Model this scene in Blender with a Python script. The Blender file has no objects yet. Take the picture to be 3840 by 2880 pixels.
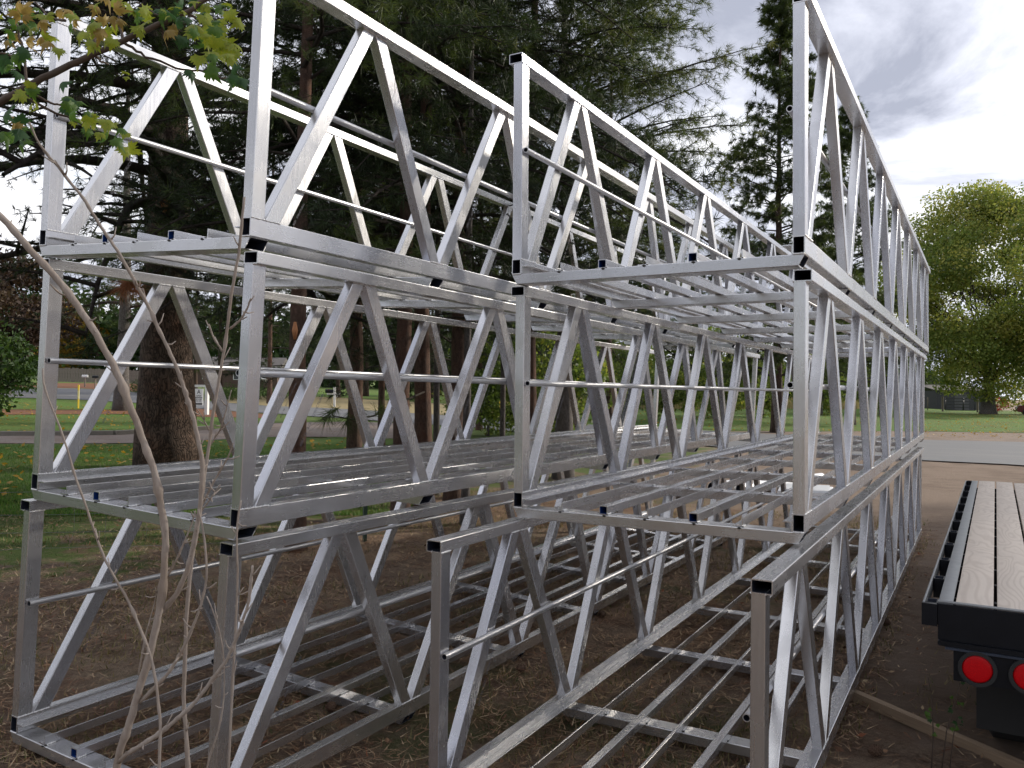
import bpy, math, random
import numpy as np
from mathutils import Matrix, Vector, Quaternion
R = math.radians
scene = bpy.context.scene
COL = scene.collection
random.seed(7)
rng = np.random.default_rng(11)

# ------------------------------------------------------------------ camera
CAM = np.array([2.05369, -3.68857, 0.59095])
YAW, PITCH, ROLL, FPX = 0.5105, 0.0185, 0.01073, 3118.18
def cam_axes():
    c, s = math.cos, math.sin
    f = np.array([-s(YAW)*c(PITCH), c(YAW)*c(PITCH), s(PITCH)])
    r = np.array([c(YAW), s(YAW), 0.]); u = np.cross(r, f)
    return r*c(ROLL)+u*s(ROLL), -r*s(ROLL)+u*c(ROLL), f
CR, CU, CF = cam_axes()
cd = bpy.data.cameras.new('camera'); cam = bpy.data.objects.new('camera', cd); COL.objects.link(cam)
cd.sensor_width = 36; cd.lens = FPX/3840*36; cd.shift_x = -2.6/3840; cd.shift_y = -34.5/3840
cd.clip_start = 0.05; cd.clip_end = 2000
M = Matrix(((CR[0], CU[0], -CF[0], CAM[0]), (CR[1], CU[1], -CF[1], CAM[1]), (CR[2], CU[2], -CF[2], CAM[2]), (0, 0, 0, 1)))
cam.matrix_world = M
scene.camera = cam

# ------------------------------------------------------------------ sky and sun
SUN_DIR = Vector((0.50, 0.79, 0.37)).normalized()
sun_el = math.asin(SUN_DIR.z); sun_az = math.atan2(SUN_DIR.x, SUN_DIR.y)
world = bpy.data.worlds.new('World'); scene.world = world; world.use_nodes = True
nt = world.node_tree; nt.nodes.clear()
def N(t, **k):
    n = nt.nodes.new(t)
    for a, b in k.items(): setattr(n, a, b)
    return n
def L(a, b): nt.links.new(a, b)
out = N('ShaderNodeOutputWorld'); bg = N('ShaderNodeBackground'); bg.inputs[1].default_value = 0.135
sky = N('ShaderNodeTexSky', sky_type='NISHITA'); sky.sun_disc = False
sky.sun_elevation = sun_el; sky.sun_rotation = sun_az; sky.altitude = 600
tc = N('ShaderNodeTexCoord'); sep = N('ShaderNodeSeparateXYZ'); L(tc.outputs['Generated'], sep.inputs[0])
mz = N('ShaderNodeMath', operation='MAXIMUM'); L(sep.outputs[2], mz.inputs[0]); mz.inputs[1].default_value = 0.0
az = N('ShaderNodeMath', operation='ADD'); L(mz.outputs[0], az.inputs[0]); az.inputs[1].default_value = 0.16
dx = N('ShaderNodeMath', operation='DIVIDE'); L(sep.outputs[0], dx.inputs[0]); L(az.outputs[0], dx.inputs[1])
dy = N('ShaderNodeMath', operation='DIVIDE'); L(sep.outputs[1], dy.inputs[0]); L(az.outputs[0], dy.inputs[1])
cmb = N('ShaderNodeCombineXYZ'); L(dx.outputs[0], cmb.inputs[0]); L(dy.outputs[0], cmb.inputs[1]); cmb.inputs[2].default_value = 3.7
def wnoise(scale, detail, rough, dist=0.0, off=0.0):
    ad = N('ShaderNodeVectorMath', operation='ADD'); L(cmb.outputs[0], ad.inputs[0]); ad.inputs[1].default_value = (off, off*.7, off)
    n = N('ShaderNodeTexNoise'); L(ad.outputs[0], n.inputs['Vector'])
    n.inputs['Scale'].default_value = scale; n.inputs['Detail'].default_value = detail
    n.inputs['Roughness'].default_value = rough; n.inputs['Distortion'].default_value = dist
    return n.outputs[0]
def wramp(src, stops):
    r = N('ShaderNodeValToRGB'); L(src, r.inputs[0]); e = r.color_ramp.elements
    while len(e) < len(stops): e.new(0.5)
    for i, (p, c) in enumerate(stops):
        e[i].position = p; e[i].color = c if len(c) == 4 else (*c, 1)
    return r.outputs[0]
cover = wramp(wnoise(0.62, 7, 0.52, 0.25, 0.0), [(0.20, (0, 0, 0)), (0.36, (1, 1, 1))])
cloudc = wramp(wnoise(1.15, 9, 0.58, 0.55, 5.1), [(0.38, (4.8, 4.8, 4.95)), (0.46, (4.05, 4.15, 4.5)), (0.52, (3.0, 3.12, 3.6)), (0.60, (1.8, 1.92, 2.35))])
mix = N('ShaderNodeMix', data_type='RGBA'); L(cover, mix.inputs[0]); L(sky.outputs[0], mix.inputs[6]); L(cloudc, mix.inputs[7])
L(mix.outputs[2], bg.inputs[0]); L(bg.outputs[0], out.inputs[0])

sd = bpy.data.lights.new('sun', 'SUN'); sun = bpy.data.objects.new('sun', sd); COL.objects.link(sun)
sd.energy = 2.5; sd.angle = R(2.5); sd.color = (1.0, 0.92, 0.80)
sun.rotation_euler = (-SUN_DIR).to_track_quat('-Z', 'Y').to_euler(); sun.location = (0, 0, 60)
scene.view_settings.view_transform = 'Standard'; scene.view_settings.look = 'None'
scene.view_settings.exposure = 1.02; scene.view_settings.gamma = 1.0; scene.view_settings.use_curve_mapping = False
scene.render.engine = 'CYCLES'
scene.cycles.sample_clamp_indirect = 4.0; scene.cycles.blur_glossy = 1.0
scene.cycles.max_bounces = 8; scene.cycles.diffuse_bounces = 3; scene.cycles.glossy_bounces = 4

# ------------------------------------------------------------------ terrain height and pixel helpers
def g(x, y):
    x = np.asarray(x, float); y = np.asarray(y, float)
    t = np.maximum(0, 0.2-x)
    h = -1.262 + 0.75*(1-np.exp(-t*0.05/0.75)) + np.maximum(0, -x-38)*0.026
    return h - 0.004*np.clip(y, -4, 12) + 0.0
def ray(px, py):
    d = CF + (px-1922.6)/FPX*CR - (py-1405.5)/FPX*CU
    return d/np.linalg.norm(d)
def gnd(px, py, far=400):
    d = ray(px, py); lo = 0.5; prev = 0.5
    for s in np.concatenate([np.arange(1, 60, .5), np.arange(60, far, 2.)]):
        p = CAM+d*s
        if p[2] < g(p[0], p[1]):
            a, b = prev, s
            for _ in range(25):
                m = (a+b)/2; p = CAM+d*m
                if p[2] < g(p[0], p[1]): b = m
                else: a = m
            return CAM+d*a
        prev = s
    return CAM+d*far
def at(px, dist):
    d = ray(px, 1463); d = np.array([d[0], d[1], 0]); d /= np.linalg.norm(d)
    k = dist/ (d @ np.array([-math.sin(YAW), math.cos(YAW), 0]))   # dist = depth along the view axis
    p = CAM+d*k
    return np.array([p[0], p[1], float(g(p[0], p[1]))])
def pt(px, py, depth):
    return CAM + (CF + (px-1922.6)/FPX*CR - (py-1405.5)/FPX*CU)*depth

# ------------------------------------------------------------------ materials
def mat(name, fn):
    m = bpy.data.materials.new(name); m.use_nodes = True; t = m.node_tree
    b = t.nodes['Principled BSDF']; fn(t, b); return m
class NT:
    def __init__(s, t): s.t = t
    def n(s, typ, **k):
        n = s.t.nodes.new(typ)
        for a, b in k.items(): setattr(n, a, b)
        return n
    def l(s, a, b): s.t.links.new(a, b)
    def coord(s, scale=(1, 1, 1), which='Object'):
        c = s.n('ShaderNodeTexCoord'); m = s.n('ShaderNodeMapping'); m.inputs['Scale'].default_value = scale
        s.l(c.outputs[which], m.inputs[0]); return m.outputs[0]
    def noise(s, vec, scale, detail=4, rough=.55, dist=0):
        n = s.n('ShaderNodeTexNoise'); s.l(vec, n.inputs['Vector'])
        n.inputs['Scale'].default_value = scale; n.inputs['Detail'].default_value = detail
        n.inputs['Roughness'].default_value = rough; n.inputs['Distortion'].default_value = dist
        return n.outputs[0]
    def ramp(s, v, stops):
        r = s.n('ShaderNodeValToRGB'); s.l(v, r.inputs[0]); e = r.color_ramp.elements
        while len(e) < len(stops): e.new(.5)
        for i, (p, c) in enumerate(stops):
            e[i].position = p; e[i].color = (c, c, c, 1) if isinstance(c, (int, float)) else (*c, 1)
        return r.outputs[0]
    def mix(s, f, a, b, mode='MIX'):
        m = s.n('ShaderNodeMix', data_type='RGBA', blend_type=mode)
        for i, v in ((0, f), (6, a), (7, b)):
            if isinstance(v, (int, float)): m.inputs[i].default_value = v
            elif isinstance(v, tuple): m.inputs[i].default_value = (*v, 1)
            else: s.l(v, m.inputs[i])
        return m.outputs[2]
    def bump(s, h, st, dist, b):
        n = s.n('ShaderNodeBump'); n.inputs['Strength'].default_value = st; n.inputs['Distance'].default_value = dist
        s.l(h, n.inputs['Height']); s.l(n.outputs[0], b.inputs['Normal'])
def alu(streak, dull=0.0):
    def f(t, b):
        q = NT(t)
        v = q.coord(streak); v2 = q.coord()
        oi = q.n('ShaderNodeObjectInfo'); ad = q.n('ShaderNodeVectorMath', operation='ADD'); sc_ = q.n('ShaderNodeVectorMath', operation='SCALE')
        sc_.inputs[0].default_value = (17, 31, 23); q.l(oi.outputs['Random'], sc_.inputs[3]); q.l(v2, ad.inputs[0]); q.l(sc_.outputs[0], ad.inputs[1]); v2 = ad.outputs[0]
        st = q.noise(v, 9, 3, .5); big = q.noise(v2, 2.1, 5, .6); cloud = q.noise(v2, 4.5, 4, .5, .6); spec = q.noise(v2, 60, 3, .5)
        base = q.mix(st, (.70-dull, .70-dull, .71-dull), (.75-dull, .75-dull, .76-dull))
        base = q.mix(q.ramp(big, [(.40, 0.), (.75, .5)]), base, (.60-dull, .595-dull, .58-dull))
        base = q.mix(q.ramp(cloud, [(.56, 0.), (.70, .3)]), base, (.53-dull, .525-dull, .515-dull))
        hue = q.ramp(oi.outputs['Random'], [(0., (.80, .805, .84)), (.35, (1., 1., 1.)), (.7, (.90, .89, .87)), (1., (1., 1., 1.02))])
        base = q.mix(1.0, base, hue, 'MULTIPLY')
        q.l(base, b.inputs['Base Color'])
        b.inputs['Metallic'].default_value = .88
        ro = q.ramp(st, [(.3, .20), (.7, .26)]); ro2 = q.mix(q.ramp(cloud, [(.40, 0.), (.80, .5)]), ro, (.44, .44, .44))
        q.l(ro2, b.inputs['Roughness'])
    return f
ALU_Y = mat('mill_aluminium_long', alu((9, .35, 9)))
ALU_Z = mat('mill_aluminium_upright', alu((9, 9, .4), .02))
ALU_X = mat('mill_aluminium_cross', alu((.35, 9, 9), .07))
def f_pipe(t, b):
    q = NT(t); n = q.noise(q.coord((8, .5, 8)), 12, 5, .6)
    q.l(q.mix(n, (.52, .52, .53), (.68, .68, .69)), b.inputs['Base Color']); b.inputs['Metallic'].default_value = .95
    q.l(q.ramp(n, [(.3, .34), (.7, .48)]), b.inputs['Roughness'])
ALU_PIPE = mat('aluminium_pipe', f_pipe)
def plain(name, col, rough=.6, metal=0., var=.25, scale=6, spec=.5):
    def f(t, b):
        q = NT(t); n = q.noise(q.coord(), scale, 5, .6)
        c2 = tuple(min(1, c*(1+var)) for c in col); c1 = tuple(c*(1-var) for c in col)
        q.l(q.mix(n, c1, c2), b.inputs['Base Color']); b.inputs['Roughness'].default_value = rough
        b.inputs['Metallic'].default_value = metal; b.inputs['Specular IOR Level'].default_value = spec
    return mat(name, f)
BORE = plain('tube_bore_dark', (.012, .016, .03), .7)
BORE_BLUE = plain('tube_bore_blue_film', (.01, .05, .22), .45, 0, .4, 60)
WELD = plain('weld_bead_bright', (.82, .81, .79), .32, .55, .12, 300)
SOOT = plain('weld_soot', (.03, .025, .02), .8, 0, .4, 200)
INK = plain('printed_ink', (.09, .09, .11), .7, 0, .5, 90)
WHITE = plain('white_paint', (.72, .72, .70), .5, 0, .12, 5)
YELLOW = plain('yellow_paint', (.75, .52, .03), .5, 0, .2, 8)
BLACKP = plain('black_trailer_paint', (.007, .008, .011), .42, 0, .5, 9, .22)
GREYP = plain('worn_grey_steel', (.20, .21, .22), .42, .55, .3, 14)
RUBBER = plain('rubber', (.02, .02, .02), .85)
DRED = plain('dark_red_paint', (.12, .012, .015), .25)
DGREY = plain('dark_grey_metal', (.045, .047, .055), .5, .3)
GREENBOX = plain('green_utility_paint', (.03, .10, .065), .5)
WHITEPL = plain('white_plastic', (.78, .79, .80), .4, 0, .08, 4)
GLASS = plain('dark_glass', (.02, .025, .03), .08)
def f_red(t, b):
    q = NT(t); w = q.n('ShaderNodeTexVoronoi'); w.inputs['Scale'].default_value = 220; q.l(q.coord(), w.inputs['Vector'])
    q.l(q.mix(w.outputs[0], (.40, .001, .004), (.62, .002, .007)), b.inputs['Base Color']); b.inputs['Roughness'].default_value = .35
    b.inputs['Specular IOR Level'].default_value = .25; q.bump(w.outputs[0], .4, .001, b)
LENS = mat('red_lens', f_red)
def f_bark(c1, c2, c3, sc=1.):
    def f(t, b):
        q = NT(t); v = q.coord((1, 1, .42))
        vo = q.n('ShaderNodeTexVoronoi', feature='DISTANCE_TO_EDGE'); vo.inputs['Scale'].default_value = 13*sc
        n0 = q.noise(v, 5*sc, 3, .5); vm = q.n('ShaderNodeVectorMath', operation='ADD'); q.l(v, vm.inputs[0])
        sc_ = q.n('ShaderNodeVectorMath', operation='SCALE'); sc_.inputs[3].default_value = .75
        nc = q.n('ShaderNodeTexNoise'); q.l(v, nc.inputs['Vector']); nc.inputs['Scale'].default_value = 7*sc; q.l(nc.outputs[1], sc_.inputs[0])
        q.l(sc_.outputs[0], vm.inputs[1]); q.l(vm.outputs[0], vo.inputs['Vector'])
        e = q.ramp(vo.outputs['Distance'], [(.0, .15), (.16, 1.)])
        n = q.noise(v, 9*sc, 8, .7)
        c = q.mix(q.ramp(n, [(.35, 0.), (.65, 1.)]), c1, c2)
        c = q.mix(q.ramp(q.noise(q.coord(), 2.2, 4, .6), [(.5, 0.), (.75, .8)]), c, c3)
        c = q.mix(e, tuple(k*.35 for k in c1), c)
        q.l(c, b.inputs['Base Color']); b.inputs['Roughness'].default_value = .9
        b.inputs['Specular IOR Level'].default_value = .2
        q.bump(q.mix(.5, e, n), 1.0, .03/sc, b)
    return f
BARK = mat('pine_bark', f_bark((.05, .034, .026), (.13, .092, .072), (.11, .052, .032), .8))
BARK_S = mat('young_pine_bark', f_bark((.08, .05, .038), (.19, .125, .095), (.21, .085, .045), 2.6))
BARK_G = mat('grey_bark', f_bark((.09, .08, .072), (.22, .20, .185), (.14, .115, .09), 2.0))
BARK_B = mat('branch_bark', f_bark((.035, .028, .023), (.085, .07, .06), (.06, .045, .035), 2.5))
def f_twig(t, b):
    q = NT(t); v = q.coord((1, 1, .15)); n = q.noise(v, 130, 5, .65); m = q.noise(q.coord(), 9, 4, .6); k = q.noise(q.coord(), 320, 3, .5)
    c = q.mix(n, (.17, .135, .11), (.50, .43, .37)); c = q.mix(q.ramp(m, [(.45, 0.), (.7, .7)]), c, (.24, .185, .14))
    c = q.mix(q.ramp(k, [(.66, 0.), (.72, .8)]), c, (.08, .05, .035))
    q.l(c, b.inputs['Base Color']); b.inputs['Roughness'].default_value = .75; q.bump(n, .6, .002, b)
TWIG = mat('bare_shrub_bark', f_twig)
TWIG_D = plain('maple_branch_bark', (.085, .06, .045), .8, 0, .4, 30)
def f_leaf(cols, transl=.35, rough=.55):
    def f(t, b):
        q = NT(t); a = q.n('ShaderNodeAttribute', attribute_name='tint')
        st = [(i/(len(cols)-1), c) for i, c in enumerate(cols)]
        c = q.ramp(a.outputs['Fac'], st)
        q.l(c, b.inputs['Base Color']); b.inputs['Roughness'].default_value = rough; b.inputs['Specular IOR Level'].default_value = .25
        tr = q.n('ShaderNodeBsdfTranslucent'); q.l(q.mix(1.0, c, (1.0, 1.0, .55), 'MULTIPLY'), tr.inputs[0])
        ms = q.n('ShaderNodeMixShader'); ms.inputs[0].default_value = transl
        o = t.nodes['Material Output']; q.l(b.outputs[0], ms.inputs[1]); q.l(tr.outputs[0], ms.inputs[2]); q.l(ms.outputs[0], o.inputs[0])
    return f
NEEDLE = mat('pine_needles', f_leaf([(.022, .034, .012), (.048, .072, .022), (.088, .120, .034), (.14, .15, .055)], .36))
NEEDLE_D = mat('dark_fir_needles', f_leaf([(.015, .023, .010), (.027, .043, .016), (.045, .070, .024), (.075, .095, .03)], .28))
NEEDLE_DEAD = mat('dead_needles', f_leaf([(.14, .05, .02), (.24, .09, .035), (.30, .14, .06)], .2))
LEAF_G = mat('green_yellow_leaves', f_leaf([(.07, .11, .03), (.14, .20, .05), (.23, .28, .075), (.38, .36, .10)], .5))
LEAF_DG = mat('dark_green_leaves', f_leaf([(.02, .04, .013), (.035, .07, .018), (.06, .10, .022)], .35))
LEAF_Y = mat('yellow_leaves', f_leaf([(.16, .10, .02), (.36, .22, .03), (.50, .30, .04)], .4))
LEAF_R = mat('burgundy_leaves', f_leaf([(.03, .018, .014), (.055, .032, .024), (.08, .055, .03)], .3))
LEAF_RED = mat('red_leaves', f_leaf([(.35, .03, .03), (.5, .06, .05)], .3))
LITTER = mat('litter_bits', f_leaf([(.09, .045, .028), (.19, .10, .058), (.32, .20, .115), (.50, .38, .24), (.22, .08, .04)], .1, .8))
DRYG = mat('dry_grass', f_leaf([(.055, .095, .022), (.25, .20, .09), (.38, .31, .17)], .3, .7))
GRASSM = mat('lawn_grass', f_leaf([(.04, .10, .018), (.065, .16, .024), (.12, .22, .04), (.26, .24, .09)], .35, .6))
def f_ground(t, b):
    q = NT(t); v = q.coord()
    lo = q.noise(v, .55, 4, .6); mi = q.noise(v, 3.2, 6, .62); hi = q.ramp(q.noise(v, 30, 9, .78, .4), [(.36, 0.), (.64, 1.)]); vf = q.ramp(q.noise(v, 75, 8, .8, 1.5), [(.38, 0.), (.62, 1.)])
    soil = q.mix(hi, (.12, .082, .058), (.34, .245, .18))
    dry = q.mix(vf, (.18, .125, .082), (.55, .42, .30))
    red = q.mix(hi, (.12, .065, .042), (.28, .16, .10))
    c = q.mix(q.ramp(mi, [(.40, 0.), (.60, .85)]), soil, dry)
    c = q.mix(q.ramp(q.noise(v, 1.3, 5, .6, .5), [(.50, 0.), (.66, .8)]), c, red)
    gr = q.mix(vf, (.025, .05, .012), (.09, .12, .035))
    c = q.mix(q.ramp(q.mix(.45, lo, mi), [(.52, 0.), (.62, .75)]), c, gr)
    # bare trodden dirt between the right stack, the trailer and the road
    sp = q.n('ShaderNodeSeparateXYZ'); q.l(v, sp.inputs[0])
    def mth(op, a_, b_=None):
        n_ = q.n('ShaderNodeMath', operation=op)
        for i_, x_ in enumerate((a_, b_)):
            if x_ is None: continue
            if isinstance(x_, (int, float)): n_.inputs[i_].default_value = x_
            else: q.l(x_, n_.inputs[i_])
        return n_.outputs[0]
    e1 = mth('ADD', mth('MULTIPLY', mth('ADD', sp.outputs[1], -1.2), .35), mth('MULTIPLY', mth('ADD', sp.outputs[0], -1.6), .5))
    e2 = mth('ADD', mth('MULTIPLY', mth('ADD', sp.outputs[1], -9.5), .22), mth('MULTIPLY', mth('ADD', sp.outputs[0], 1.5), .10))
    mk_ = mth('ADD', mth('MAXIMUM', mth('MINIMUM', e1, mth('MULTIPLY', mth('ADD', sp.outputs[0], -1.2), .9)), e2), mth('MULTIPLY', mth('ADD', mi, -.5), 2.2))
    dirt = q.mix(q.noise(v, 34, 8, .7), (.23, .17, .13), (.38, .29, .225)); dirt = q.mix(q.ramp(q.noise(v, 1.1, 6, .6), [(.45, 0.), (.62, .75)]), dirt, (.22, .16, .12))
    c = q.mix(q.ramp(mk_, [(.0, 0.), (.5, 1.)]), c, dirt)
    # grass thickening towards the lawn
    la_, lb_, lc_ = LAWN_LINE
    dl = mth('ADD', mth('ADD', mth('MULTIPLY', sp.outputs[0], la_), mth('MULTIPLY', sp.outputs[1], lb_)), lc_)
    gm = mth('ADD', mth('MULTIPLY', mth("ADD", dl, 2.6), .55), mth('ADD', mth('MULTIPLY', mth('ADD', mi, -.5), 3.5), mth('MULTIPLY', mth('ADD', lo, -.5), 3.0)))
    lawnc = q.mix(vf, (.045, .09, .018), (.15, .23, .05))
    c = q.mix(q.ramp(gm, [(.0, 0.), (.6, .9)]), c, lawnc)
    q.l(c, b.inputs['Base Color']); b.inputs['Roughness'].default_value = .95; b.inputs['Specular IOR Level'].default_value = .15
    q.bump(q.mix(.6, mi, hi), .9, .05, b)
_A, _B = gnd(-200, 1990), gnd(1400, 1800)
_n = unit_ = np.array([-(_B-_A)[1], (_B-_A)[0]]); _n = _n/np.linalg.norm(_n)
if _n @ (CAM[:2]-_A[:2]) > 0: _n = -_n
LAWN_LINE = (float(_n[0]), float(_n[1]), float(-_n @ _A[:2]))
GROUND = mat('needle_litter_ground', f_ground)
def f_dirt(t, b):
    q = NT(t); v = q.coord(); n = q.noise(v, 1.1, 6, .6); h = q.noise(v, 30, 7, .7)
    c = q.mix(h, (.10, .068, .048), (.26, .185, .135)); c = q.mix(q.ramp(n, [(.45, 0.), (.62, .75)]), c, (.125, .085, .06))
    c = q.mix(q.ramp(q.noise(v, .5, 6, .7), [(.60, 0.), (.66, .8)]), c, (.07, .085, .03))
    q.l(c, b.inputs['Base Color']); b.inputs['Roughness'].default_value = .95; q.bump(h, .7, .03, b)
DIRT = mat('bare_dirt', f_dirt)
def f_lawn(t, b):
    q = NT(t); v = q.coord(); n = q.noise(v, .25, 5, .65); m = q.noise(v, 1.1, 6, .7); h = q.ramp(q.noise(v, 22, 9, .82), [(.36, 0.), (.64, 1.)])
    c = q.mix(h, (.055, .12, .020), (.15, .26, .045)); c = q.mix(q.ramp(n, [(.42, 0.), (.65, .7)]), c, q.mix(h, (.06, .085, .02), (.17, .17, .05)))
    c = q.mix(q.ramp(m, [(.56, 0.), (.66, .65)]), c, (.20, .15, .06))
    q.l(c, b.inputs['Base Color']); b.inputs['Roughness'].default_value = .9; b.inputs['Specular IOR Level'].default_value = .2; q.bump(h, .8, .05, b)
LAWN = mat('mown_lawn', f_lawn)
def f_asph(t, b):
    q = NT(t); v = q.coord(); h = q.noise(v, 60, 7, .8); n = q.noise(q.coord((.25, 1, 1)), .9, 5, .6)
    c = q.mix(h, (.075, .078, .085), (.15, .153, .162)); c = q.mix(q.ramp(n, [(.45, 0.), (.7, .6)]), c, (.16, .155, .15))
    q.l(c, b.inputs['Base Color']); b.inputs['Roughness'].default_value = .85; q.bump(h, .4, .01, b)
ASPH = mat('asphalt', f_asph)
def f_grav(t, b):
    q = NT(t); v = q.coord(); vo = q.n('ShaderNodeTexVoronoi'); vo.inputs['Scale'].default_value = 28; q.l(v, vo.inputs['Vector'])
    n = q.noise(v, 1.2, 5, .6)
    c = q.mix(vo.outputs[0], (.26, .215, .185), (.13, .10, .085)); c = q.mix(q.ramp(n, [(.45, 0.), (.7, .7)]), c, (.15, .095, .065))
    q.l(c, b.inputs['Base Color']); b.inputs['Roughness'].default_value = .95; q.bump(vo.outputs[0], .8, .02, b)
GRAVEL = mat('gravel', f_grav)
MULCH = plain('reddish_mulch', (.17, .085, .05), .95, 0, .5, 12, .1)
VERGE = plain('dry_verge_grass', (.27, .22, .12), .95, 0, .5, 6, .1)
CONC = plain('kerb_timber', (.23, .21, .18), .9, 0, .3, 5)
def f_plank(t, b):
    q = NT(t)
    oi = q.n('ShaderNodeObjectInfo')
    c0 = q.n('ShaderNodeTexCoord'); ad = q.n('ShaderNodeVectorMath', operation='ADD'); q.l(c0.outputs['Object'], ad.inputs[0])
    cx = q.n('ShaderNodeCombineXYZ'); mu = q.n('ShaderNodeMath', operation='MULTIPLY'); mu.inputs[1].default_value = 37.; q.l(oi.outputs['Random'], mu.inputs[0])
    q.l(mu.outputs[0], cx.inputs[2]); q.l(mu.outputs[0], cx.inputs[1]); q.l(cx.outputs[0], ad.inputs[1])
    mp = q.n('ShaderNodeMapping'); mp.inputs['Scale'].default_value = (1, .22, 1); q.l(ad.outputs[0], mp.inputs[0])
    n = q.noise(mp.outputs[0], 3.2, 2, .5, .3)
    m1 = q.n('ShaderNodeMath', operation='MULTIPLY'); q.l(n, m1.inputs[0]); m1.inputs[1].default_value = 150.
    sn = q.n('ShaderNodeMath', operation='SINE'); q.l(m1.outputs[0], sn.inputs[0])
    rings = q.ramp(sn.outputs[0], [(.0, 0.), (.95, .55)])
    dirt = q.noise(q.coord((3, .5, 3)), 6, 6, .7); lowf = q.noise(q.coord(), 1.1, 4, .6)
    nick = q.noise(q.coord((2, 14, 2)), 2.2, 4, .6)
    c = q.mix(rings, (.56, .49, .42), (.44, .37, .31)); c = q.mix(q.ramp(dirt, [(.5, 0.), (.8, .5)]), c, (.40, .345, .30))
    c = q.mix(q.ramp(lowf, [(.55, 0.), (.75, .5)]), c, (.37, .32, .28))
    c = q.mix(q.ramp(nick, [(.68, 0.), (.73, .75)]), c, (.13, .08, .06))
    q.l(c, b.inputs['Base Color']); b.inputs['Roughness'].default_value = .72; q.bump(q.mix(.5, rings, dirt), .35, .004, b)
PLANK = mat('weathered_deck_wood', f_plank)
def f_lumber(t, b):
    q = NT(t); n = q.noise(q.coord((.6, 14, 14)), 5, 6, .65)
    c = q.mix(n, (.17, .115, .075), (.40, .30, .20)); q.l(c, b.inputs['Base Color']); b.inputs['Roughness'].default_value = .85; q.bump(n, .5, .004, b)
LUMBER = mat('old_lumber', f_lumber)
FENCEW = plain('grey_fence_wood', (.21, .175, .15), .9, 0, .45, 7)
SIDING = plain('brown_siding', (.11, .07, .055), .8, 0, .35, 3)
ROOFM = plain('roof_shingle', (.10, .09, .085), .9)

# ------------------------------------------------------------------ mesh helpers
class Acc:
    def __init__(s): s.V = []; s.F3 = []; s.F4 = []; s.NG = []; s.n = 0; s.T = []; s.M3 = []; s.M4 = []; s.MN = []
    def add(s, V, F3=None, F4=None, tint=None, m=0):
        V = np.asarray(V, float).reshape(-1, 3)
        if F3 is not None and len(F3): F3 = np.asarray(F3, int).reshape(-1, 3); s.F3.append(F3+s.n); s.M3.append(np.full(len(F3), m))
        if F4 is not None and len(F4): F4 = np.asarray(F4, int).reshape(-1, 4); s.F4.append(F4+s.n); s.M4.append(np.full(len(F4), m))
        s.V.append(V); s.T.append(np.zeros(len(V)) if tint is None else np.broadcast_to(tint, (len(V),))); k = s.n; s.n += len(V); return k
    def ngon(s, idx, m=0): s.NG.append(list(idx)); s.MN.append(m)
    def mesh(s, name, mats, smooth=False, angle=None):
        me = bpy.data.meshes.new(name)
        V = np.concatenate(s.V) if s.V else np.zeros((0, 3))
        F3 = np.concatenate(s.F3) if s.F3 else np.zeros((0, 3), int); F4 = np.concatenate(s.F4) if s.F4 else np.zeros((0, 4), int)
        loops = np.concatenate([F3.ravel(), F4.ravel()] + [np.array(n) for n in s.NG]).astype(np.int32)
        tot = np.concatenate([np.full(len(F3), 3), np.full(len(F4), 4), np.array([len(n) for n in s.NG], int)]).astype(np.int32)
        mi = np.concatenate(([np.concatenate(s.M3)] if s.M3 else []) + ([np.concatenate(s.M4)] if s.M4 else []) + [np.array(s.MN, int)]).astype(np.int32)
        st = np.concatenate([[0], np.cumsum(tot)[:-1]]).astype(np.int32)
        me.vertices.add(len(V)); me.vertices.foreach_set('co', V.astype(np.float32).ravel())
        me.loops.add(len(loops)); me.loops.foreach_set('vertex_index', loops)
        me.polygons.add(len(tot)); me.polygons.foreach_set('loop_start', st); me.polygons.foreach_set('loop_total', tot)
        me.polygons.foreach_set('material_index', mi)
        for m in (mats if isinstance(mats, (list, tuple)) else [mats]): me.materials.append(m)
        me.update(calc_edges=True)
        T = np.concatenate(s.T)
        if T.any():
            a = me.attributes.new('tint', 'FLOAT', 'POINT'); a.data.foreach_set('value', T.astype(np.float32))
        if not smooth: me.polygons.foreach_set('use_smooth', np.zeros(len(tot), bool))
        if smooth:
            me.polygons.foreach_set('use_smooth', np.ones(len(tot), bool))
            if angle: me.set_sharp_from_angle(angle=R(angle))
        return me
def obj(name, me, parent=None, loc=None, kind=None):
    o = bpy.data.objects.new(name, me); COL.objects.link(o)
    if parent is not None: o.parent = parent
    if loc is not None: o.location = loc
    if kind: o['kind'] = kind
    return o
def tag(o, label, cat, group=None):
    o['label'] = label; o['category'] = cat
    if group: o['group'] = group
    return o
def empty(name, loc, rz=0):
    o = bpy.data.objects.new(name, None); COL.objects.link(o); o.location = loc; o.rotation_euler = (0, 0, rz)
    o.empty_display_size = .2; return o
def copy_tree(o, parent=None):
    c = o.copy(); COL.objects.link(c)
    if parent is not None: c.parent = parent
    for ch in list(o.children): copy_tree(ch, c)
    return c
def unit(v): v = np.asarray(v, float); return v/np.linalg.norm(v)
def rrect(w, h, r, n=3):
    P = []
    for cx, cy, a0 in ((w/2-r, h/2-r, 0), (-w/2+r, h/2-r, 90), (-w/2+r, -h/2+r, 180), (w/2-r, -h/2+r, 270)):
        for i in range(n):
            a = R(a0+90*i/(n-1)); P.append((cx+r*math.cos(a), cy+r*math.sin(a)))
    return np.array(P)
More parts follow.
